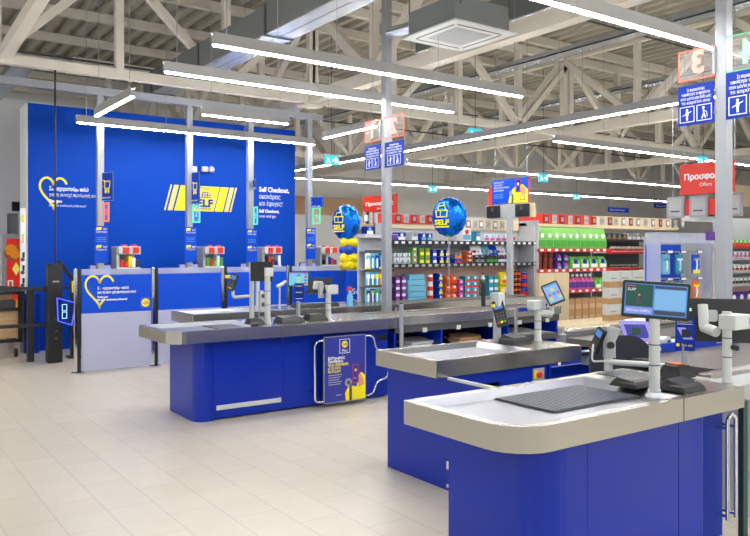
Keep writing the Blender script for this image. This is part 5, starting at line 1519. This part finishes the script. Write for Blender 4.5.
for j, zr in enumerate((Zy(680, 252, G5), Zy(680, 278.5, G5))):
    M(ALU).box(xa + .02, xb - .1, G5 + .06, G5 + .08, zr - .01, zr + .01).build('hook_bar', t)
    for i, pxx in enumerate((662, 675.5, 692)):
        x = X(pxx, G5)
        M(ALU).tube([(x, G5 + .08, zr), (x, G5 - .1, zr + .0)], .004, n=6).build('hook', t)
        ph_ = M(DGREY).box(x - .06, x + .06, G5 - .115, G5 - .10, zr - .02, zr + .025).build('price_holder', t); M(WHITE).box(x - .05, x + .05, G5 - .118, G5 - .115, zr - .012, zr + .018).build('price_ticket', ph_)
        A, B = ((LBLUE, TEAL), (TEAL, WHITE), (BLUEP, LGREY), (LBLUE, WHITE), (TEAL, WHITE), (ORANGE, YEL))[j * 3 + i]
        b = MB(); hh = .25
        F = face((x, G5 - .06, zr - .03 - hh))
        ww = .078
        b.poly(F, rpoly(-ww, ww, 0, hh, (.008,) * 4, 3), A, -.02, 0); b.plate(F, -.055, hh * .68, .055, hh * .8, B, 0, .01)
        b.line(F, [(0, hh * .7), (.012, hh * .45), (-.004, hh * .15)], .022, WHITE if A is not WHITE else GREYP, 0, .012)
        if (j, i) in ((0, 2), (1, 1)): b.plate(F, -ww, 0, ww, hh * .2, YEL, 0, .004)
        if (j, i) == (1, 2):
            for q in range(2): b.plate(F, -.05 + .06 * q, hh * .2, -.01 + .06 * q, hh * .5, GREYP, 0, .006)
        b.box(x - .004, x + .004, G5 - .07, G5 - .06, zr - .035, zr + .004, WHITE)
        tag(b.build('razor_pack', origin=(x, G5 - .06, zr)), ('light blue razor pack, top left hook of the razor display', 'teal razor pack, top middle hook of the razor display', 'dark blue blade pack over a yellow strip, top right hook', 'light blue razor pack in the lower row behind the screen', 'teal razor pack over a yellow strip in the lower row', 'orange razor pack in the lower row beside the grey post')[j * 3 + i], 'razor pack')

# toiletries hook display left of the left post
G6 = 9.2
xa, xb = X(363, G6), X(386, G6)
t = thing('toiletries_display', 'hook display of toothbrushes and razors just left of the left grey post', 'display', ((xa + xb) / 2, G6, 0))
zT = Zy(370, 238, G6)
M(SHELF).box(xa, xb + .15, G6 + .12, G6 + .15, 0, zT).build('back_panel', t)
M(SHELF).box(xa, xb + .15, G6 - .05, G6 + .12, 0, .1).build('plinth', t)
M(SHELF).box(xa - .02, xb + .15, G6 - .1, G6 + .15, zT, zT + .06).build('top_cover', t)
M(PURPLE).box(xb - .05, xb + .14, G6 - .105, G6 - .1, zT - .02, zT + .05).build('purple_tag', t)
cs = ((WHITE, LBLUE), (LBLUE, TEAL), (TEAL, BLUED), (BLUED, LBLUE), (NAVY, ORANGE), (LBLUE, WHITE), (TEAL, WHITE), (TEAL, YEL), (ORANGE, YEL), (ORANGE, DRED), (LBLUE, DGREEN), (NAVY, LGREEN), (TEAL, GREEN), (GREYP, NAVY), (NAVY, WHITE))
for j, y in enumerate((252, 271, 287)):
    zr = Zy(370, y, G6)
    M(DGREY).box(xa, xb + .1, G6 - .06, G6 - .05, zr - .01, zr + .03).build('price_rail', t)
    M(ALU).box(xa, xb + .1, G6 - .05, G6 + .12, zr + .005, zr + .012).build('hook_bar', t)
    for i in range(5):
        x = xa + .06 + i * (xb - xa - .02) / 5
        A, B = cs[j * 5 + i]
        b = MB().box(x - .045, x + .045, G6 - .05, G6 - .03, zr - .26, zr - .02, A)
        F = face((x, G6 - .05, zr - .26)); b.plate(F, -.03, .15, .03, .21, B, 0, .004); b.plate(F, -.01, .02, .01, .17, WHITE, 0, .008); b.plate(F, -.04, .0, .04, .035, YEL if (i + j) % 3 == 0 else B, 0, .003)
        b.box(x - .004, x + .004, G6 - .045, G6 - .035, zr - .02, zr + .006, WHITE)
        tag(b.build('toiletry_pack', origin=(x, G6 - .04, zr)), ('hanging toothbrush pack in the top row left of the grey post', 'hanging razor pack in the middle row left of the grey post', 'hanging comb pack in the bottom row left of the grey post')[j], 'toiletry pack', ('top row of the toiletries display', 'middle row of the toiletries display', 'bottom row of the toiletries display')[j])
# far shelf seen between balloon column and post
G7 = 13.0
xa, xb = X(358, G7), X(396, G7)
t = thing('wall_shelf', 'white shelf with framed cards and blue packs behind the toiletries display', 'shelf', ((xa + xb) / 2, G7, 0))
M(SHELF).box(xa, xb, G7 + .4, G7 + .45, 0, 2.1).build('back_panel', t)
za = Zy(370, 235, G7)
M(SHELF).box(xa, xb, G7, G7 + .4, za - .04, za).build('board', t); M(PURPLE).box(xa, xb, G7 - .02, G7, za - .06, za + .01).build('price_rail', t)
zc_ = Zy(370, 224, G7)
M(CREAM).box(xa, xb, G7, G7 + .4, zc_ - .02, zc_).build('board', t)
row('nappy_pack', 'carton', (BLUED, WHITE, LBLUE), .17, .2, .18, G7 + .02, za, X(366, G7), X(384, G7), 'blue and white pack on the shelf behind the toiletries', 'pack', 'blue packs behind the toiletries')
M(RED).box(X(372, G7), X(383, G7), G7 + .1, G7 + .12, zc_, zc_ + .26).build('red_header', t)
cards([366, 369, 377, 381], G7 + .08, zc_, zc_ + .26, .16, (GREYP, LGREY), 'grey framed card on the shelf behind the toiletries', 'cards behind the toiletries display')

# shelves at the right edge
G8 = 9.3
xa, xb = X(731, G8), X(800, G8)
t = thing('drugstore_shelf', 'white shelf with boxes at the right edge beyond the post', 'shelf', ((xa + xb) / 2, G8, 0))
M(SHELF).box(xa, xb, G8 + .4, G8 + .45, 0, 2.3).build('back_panel', t)
Z8 = [Zy(742, y, G8) for y in (305, 284, 271, 258, 246)]
for i, z in enumerate(Z8):
    M(SHELF).box(xa, xb, G8, G8 + .4, z - .03, z).build('board', t); M(RAILR if i == 4 else LGREY).box(xa, xb, G8 - .02, G8, z - .05, z + .01).build('price_rail', t)
M(SKINP).box(xa, xb, G8 + .39, G8 + .4, Z8[0], Z8[1] - .05).build('glow_tinted_back', t)  # same pink tone painted in place of a glow
row('tissue_pack', 'bag', (PURPLE, WHITE, WHITE), .3, .25, .3, G8 + .03, Z8[0], xa + .05, xb, 'purple and white tissue pack at the right edge', 'pack', 'purple tissue packs at the right edge')
for k, cs_ in ((1, (LGREY, BLACK, WHITE)), (2, (WHITE, DRED, GREYP)), (3, (WHITE, PINK, PURPLE)), (4, (LGREEN, RED, WHITE))):
    row('cream_box', 'carton', cs_, .16, .15, .15, G8 + .03, Z8[k], xa + .05, xb, ('', 'pale box with a black band at the right edge shelf', 'white box with a dark red band at the right edge shelf', 'white box with a pink band at the right edge shelf', 'pale green box on the red railed board at right edge')[k], 'box', 'right edge shelf row %s' % ('', 'one', 'two', 'three', 'four')[k])
M(CREAM).box(X(726, G8 + 2), xb + 2, G8 + 2.0, G8 + 2.1, Zy(740, 206, G8 + 2), Zy(740, 185, G8 + 2)).build('wood_header', t)
M(SHELF).box(X(700, G8), xb, G8 + .42, G8 + .46, 2.3, 2.42).build('top_cover', t)
# artificial plant at the right edge
x, z = onY(748, 222, 8.6)
t = thing('green_wreath', 'dark green fir garland on top of the shelf at the right edge', 'garland', (x, 8.6, z))
b = M(mat('fir_green', srgb(20, 60, 30), .8))
for k in range(160):
    a = random.uniform(0, 2 * PI); r = random.uniform(0, .35)
    p = Vector((x + .2 + r * math.cos(a), 9.5 + .1 * math.sin(a), 2.42 + random.uniform(0, .28) * (1 - r)))
    d = Vector((random.uniform(-1, 1), random.uniform(-1, 1), random.uniform(-.1, 1))).normalized() * .12
    b.bar(p, p + d, .02)
b.build('foliage', t)

# ---------------------------------------------------------------- hanging banners and signs
def banner(name, label, pxs, Xp, z_pts, art, back=RED, rods=True, cat='sign'):
    """board on a plane X=Xp facing the entrance"""
    ya, zt = onX(pxs[0], z_pts[0], Xp); yb, _ = onX(pxs[1], z_pts[0], Xp); _, zb = onX(pxs[0], z_pts[1], Xp)
    t = thing(name, label, cat, (Xp, (ya + yb) / 2, zb))
    F = face((Xp, ya, zb), 'x')
    b = MB(); art(b, F, ya - yb, zt - zb); b.build('printed_board', t)
    M(back).box(Xp + .012, Xp + .05, yb, ya, zb, zt).build('back_board', t)
    if rods:
        for y in (ya - .05, yb + .05): M(ALU).tube([(Xp + .03, y, zt), (Xp + .03, y, 6.42)], .005, n=6).build('hanger_rod', t)
    return t, ya, yb, zb, zt
def art_red(b, F, w_, h_):
    b.plate(F, 0, 0, w_, h_, RED, -.012, 0)
    b.text(F, w_ * .08, h_ * .48, 'Προσφορές', h_ * .26, WHITE, bold=.004, width=w_ * .84)
    b.text(F, w_ * .5, h_ * .24, 'Offers', h_ * .17, WHITE, align='CENTER')
banner('offers_sign', 'large red hanging sign with white Greek offers lettering behind the right post', (680, 733), 8.9, (165, 195), art_red)
banner('offers_sign', 'small red hanging offers sign left of the left grey post', (363, 396), 12.2, (197, 215), art_red)
def art_phone(b, F, w_, h_):
    b.plate(F, 0, 0, w_, h_, BLUEP, -.012, 0)
    b.poly(F, [(w_ * .46, 0), (w_, 0), (w_, h_ * .5), (w_ * .86, h_ * .72), (w_ * .7, h_ * .7), (w_ * .58, h_ * .55), (w_ * .5, h_ * .25)], YEL)
    b.poly(F, [(w_ * .56, 0), (w_ * .61, 0), (w_ * .61, h_ * .35), (w_ * .56, h_ * .4)], DGREY, .002, .003); b.disc(F, w_ * .54, h_ * .4, h_ * .1, GREYP, .002, .004)
    b.frame(F, w_ * .66, h_ * .42, w_ * .82, h_ * .95, h_ * .03, RED, .002, .004); b.plate(F, w_ * .69, h_ * .44, w_ * .79, h_ * .92, BLUED, .002, .004); b.disc(F, w_ * .735, h_ * .75, h_ * .06, YEL, .004, .005)
    b.poly(F, [(w_ * .82, h_ * .3), (w_ * .95, h_ * .32), (w_ * .92, h_ * .55), (w_ * .84, h_ * .68)], TAN, .002, .004)
    for k, (s_, m_, ww) in enumerate((('Καθημερινές', YEL, .28), ('Προσφορές', YEL, .25), ('Άμεση εξοικονόμηση', WHITE, .42), ('με την κάρτα', WHITE, .28))): b.text(F, w_ * .06, h_ * (.85 - .11 * k), s_, h_ * .1, m_, width=w_ * ww)
    for k in range(3): b.plate(F, w_ * .06, h_ * (.38 - .07 * k), w_ * .32, h_ * (.4 - .07 * k), LBLUE)
    b.frame(F, w_ * .8, h_ * .1, w_ * .92, h_ * .27, h_ * .02, BLUED, .002, .004)
t, ya, yb, zb, zt = banner('phone_banner', 'blue banner showing a phone held over yellow, above the snack shelf', (492, 528), 9.6, (180.5, 204.5), art_phone)
M(RED).box(9.595, 9.64, ya, ya + .09, zb - .02, zt - .12).build('red_edge', t)
t = thing('speaker_plaque', 'pale plaque with two black devices under the phone banner', 'plaque', (9.6, (ya + yb) / 2, zb - .4))
y0_, z0_ = onX(487, 219, 9.6); y1_, _ = onX(534, 219, 9.6)
M(CREAM).box(9.6, 9.65, y1_, y0_, z0_, zb - .02).build('plaque', t)
M(LGREY).box(9.585, 9.6, onX(519, 210, 9.6)[0] , onX(500, 210, 9.6)[0], z0_, zb - .02).build('plaque_centre', t)
for p in (495, 524):
    ym, _ = onX(p, 212, 9.6)
    M(BLACK).box(9.53, 9.585, ym - .15, ym + .15, z0_ + .01, zb - .03).build('black_device', t, bevel=.01)
    M(DGREY).box(9.525, 9.53, ym - .03, ym + .03, z0_ + .12, z0_ + .2).build('device_window', t)
ym, _ = onX(509, 220, 9.6)
M(SHELF).box(9.60, 9.65, ym - .06, ym + .06, 0, z0_).build('support_post', t)
def art_blue(b, F, w_, h_):
    b.plate(F, 0, 0, w_, h_, BLUED, -.012, 0); b.text(F, w_ * .08, h_ * .35, 'Απορρυπαντικά', h_ * .4, WHITE, width=w_ * .7)
for a, c, y0_, y1_, Y, lb in ((608, 629, 207, 213, 15.5, 'small dark blue category sign left of the larger one, over the shelves'), (654, 676, 203, 209, 15.5, 'dark blue category sign just left of the big red sign')):
    x0, zt = onY(a, y0_, Y); x1, zb = onY(c, y1_, Y)
    t = thing('category_sign', lb, 'sign', ((x0 + x1) / 2, Y, zb))
    b = MB(); art_blue(b, face((x0, Y, zb)), x1 - x0, zt - zb); b.build('printed_board', t)
    for x in (x0 + .05, x1 - .05): M(ALU).tube([(x, Y + .006, zt), (x, Y + .006, 6.42)], .005, n=6).build('hanger_rod', t)
# red rail with grey cards at the right
XR = 9.4
y0_, zt = onX(669, 201, XR); y1_, zb = onX(738, 214, XR)
t = thing('card_rail', 'red rail with large grey framed cards right of the cream header', 'rail', (XR, (y0_ + y1_) / 2, zb))
zb = onX(700, 215, XR)[1]
M(RED).box(XR, XR + .03, y1_, y0_, zb, zt).build('red_board', t)
for y in (y0_ - .05, y1_ + .05): M(ALU).tube([(XR + .015, y, zt), (XR + .015, y, 6.42)], .005, n=6).build('hanger_rod', t)
for p, lb in ((677, 'first large grey card from the left on the red rail'), (700, 'second large grey card on the red rail, beside the grey post'), (734, 'large grey card on the red rail right of the grey post')):
    ym, _ = onX(p, 205, XR)
    F = face((XR, ym + .14, zb - .03), 'x')
    b = MB().plate(F, 0, 0, .26, zt - zb + .08, GREYP, .0, .03).plate(F, .03, .03, .23, zt - zb + .05, LGREY, .03, .032).plate(F, .06, .08, .2, .1, DGREY, .032, .034)
    tag(b.build('framed_card'), lb, 'card')

# ---------------------------------------------------------------- goods between the right lanes
def flat(name, x0, x1, y0, y1, z, h, mt, lab, cat, art=None):
    b = MB().box(x0, x1, y0, y1, z, z + h, mt)
    if art: b.box(x0 + (x1 - x0) * .2, x0 + (x1 - x0) * .7, y0 + .03, y1 - .03, z + h, z + h + .002, art)
    return tag(b.build(name, bevel=.003), lab, cat)
flat('magazine', 5.16, 5.36, 3.42, 3.70, .871, .02, YEL, 'yellow and purple magazine behind the white screen pole', 'magazine', PURPLE)
flat('magazine', 5.38, 5.56, 3.42, 3.72, .871, .025, PINK, 'pink magazine right of the blue topper sign foot', 'magazine', ORANGE)
flat('magazine', 5.60, 5.8, 3.42, 3.72, .871, .02, WHITE, 'white magazine between topper sign and dark monitor', 'magazine', LBLUE)
flat('magazine', 6.1, 6.4, 3.40, 3.72, .871, .02, WHITE, 'white magazine in front of the right grey post foot', 'magazine', GREYP)
b = M(OFFW).tube([(5.22, 3.42, .935), (5.22, 3.56, .935)], .042, n=16).tube([(5.22, 3.415, .935), (5.22, 3.42, .935)], .02, DGREY, n=12)
tag(b.build('paper_roll', smooth=True), 'white paper roll lying behind the nearest screen pole', 'paper roll')
# lavender frame stand
F = facev((5.35, 3.76, .90), math.radians(225), .2)
b = MB().poly(F, [(-.12, 0), (.10, 0), (.05, .16), (-.17, .16)], NAVY, -.01, 0)
q = [(-.11, .01), (.09, .01), (.05, .15), (-.15, .15), (-.11, .01)]
b.line(F, q, .028, mat('lavender_card', srgb(150, 140, 225), .5), 0, .004).plate(F, -.07, .05, .0, .11, DGREEN, 0, .004)
tag(b.build('display_card'), 'tilted lavender framed card left of the blue topper sign', 'card')
for i, (x, mt, lb) in enumerate(((6.0 + .35, BLUEP, 'blue box standing behind the dark monitor'), (6.75, OFFW, 'white box standing behind the dark monitor'), (7.1, NAVY, 'navy box behind the dark monitor near the edge'))):
    tag(MB().box(x, x + .2, 3.5, 3.7, .871, 1.06, mt).build('small_carton', bevel=.004), lb, 'box')
flat('packing_box', X(641, 4.75), X(656, 4.75), 4.75, 4.95, 0, Zy(648, 320, 4.75), WHITE, 'white box standing just left of and behind the white screen pole', 'box')
flat('paper_slip', 4.80, 5.10, 4.02, 4.09, .801, .012, LBLUE, 'light blue paper stack on the ledge of the middle counter', 'paper', WHITE)
flat('tape_dispenser', 4.62 + .16, 4.90, 3.92, 3.99, .801, .03, BLACK, 'black tape holder on the ledge of the middle counter', 'holder')

# office chair of the cashier
t = thing('cashier_chair', 'charcoal cashier chair with rounded back between the two right counters', 'chair', (4.55, 3.4, 0))
cx, cy = 4.55, 3.36
bF = facev((cx - .03, cy - .02, .84), math.radians(232), .1)
out = rpoly(-.22, .22, -.2, .2, (.06, .06, .17, .17), 6)
b = M(FABRIC).poly(bF, out, FABRIC, -.03, .035); b.build('backrest', t, smooth=True, bevel=.02)
M(FABRIC).prism(rpoly(cx - .02, cx + .28, cy - .02, cy + .3, (.1,) * 4), .46, .56).build('seat', t, bevel=.02)
M(BLACK).bar((cx + .03, cy + .12, .75), (cx + .12, cy + .1, .46), .05).build('back_bracket', t)
M(CHROME).cyl(cx + .16, cy + .19, .1, .46, .03).build('gas_lift', t, smooth=True)
for k in range(5):
    a = k * 2 * PI / 5
    e = (cx + .16 + .27 * math.cos(a), cy + .19 + .27 * math.sin(a))
    ft = M(BLACK).bar((cx + .16, cy + .19, .12), (e[0], e[1], .08), .04).build('foot', t)
    M(BLACK).ball((e[0], e[1], .035), .034).build('castor', ft, smooth=True)

for o in bpy.data.objects:
    if '_w' in o: del o['_w']
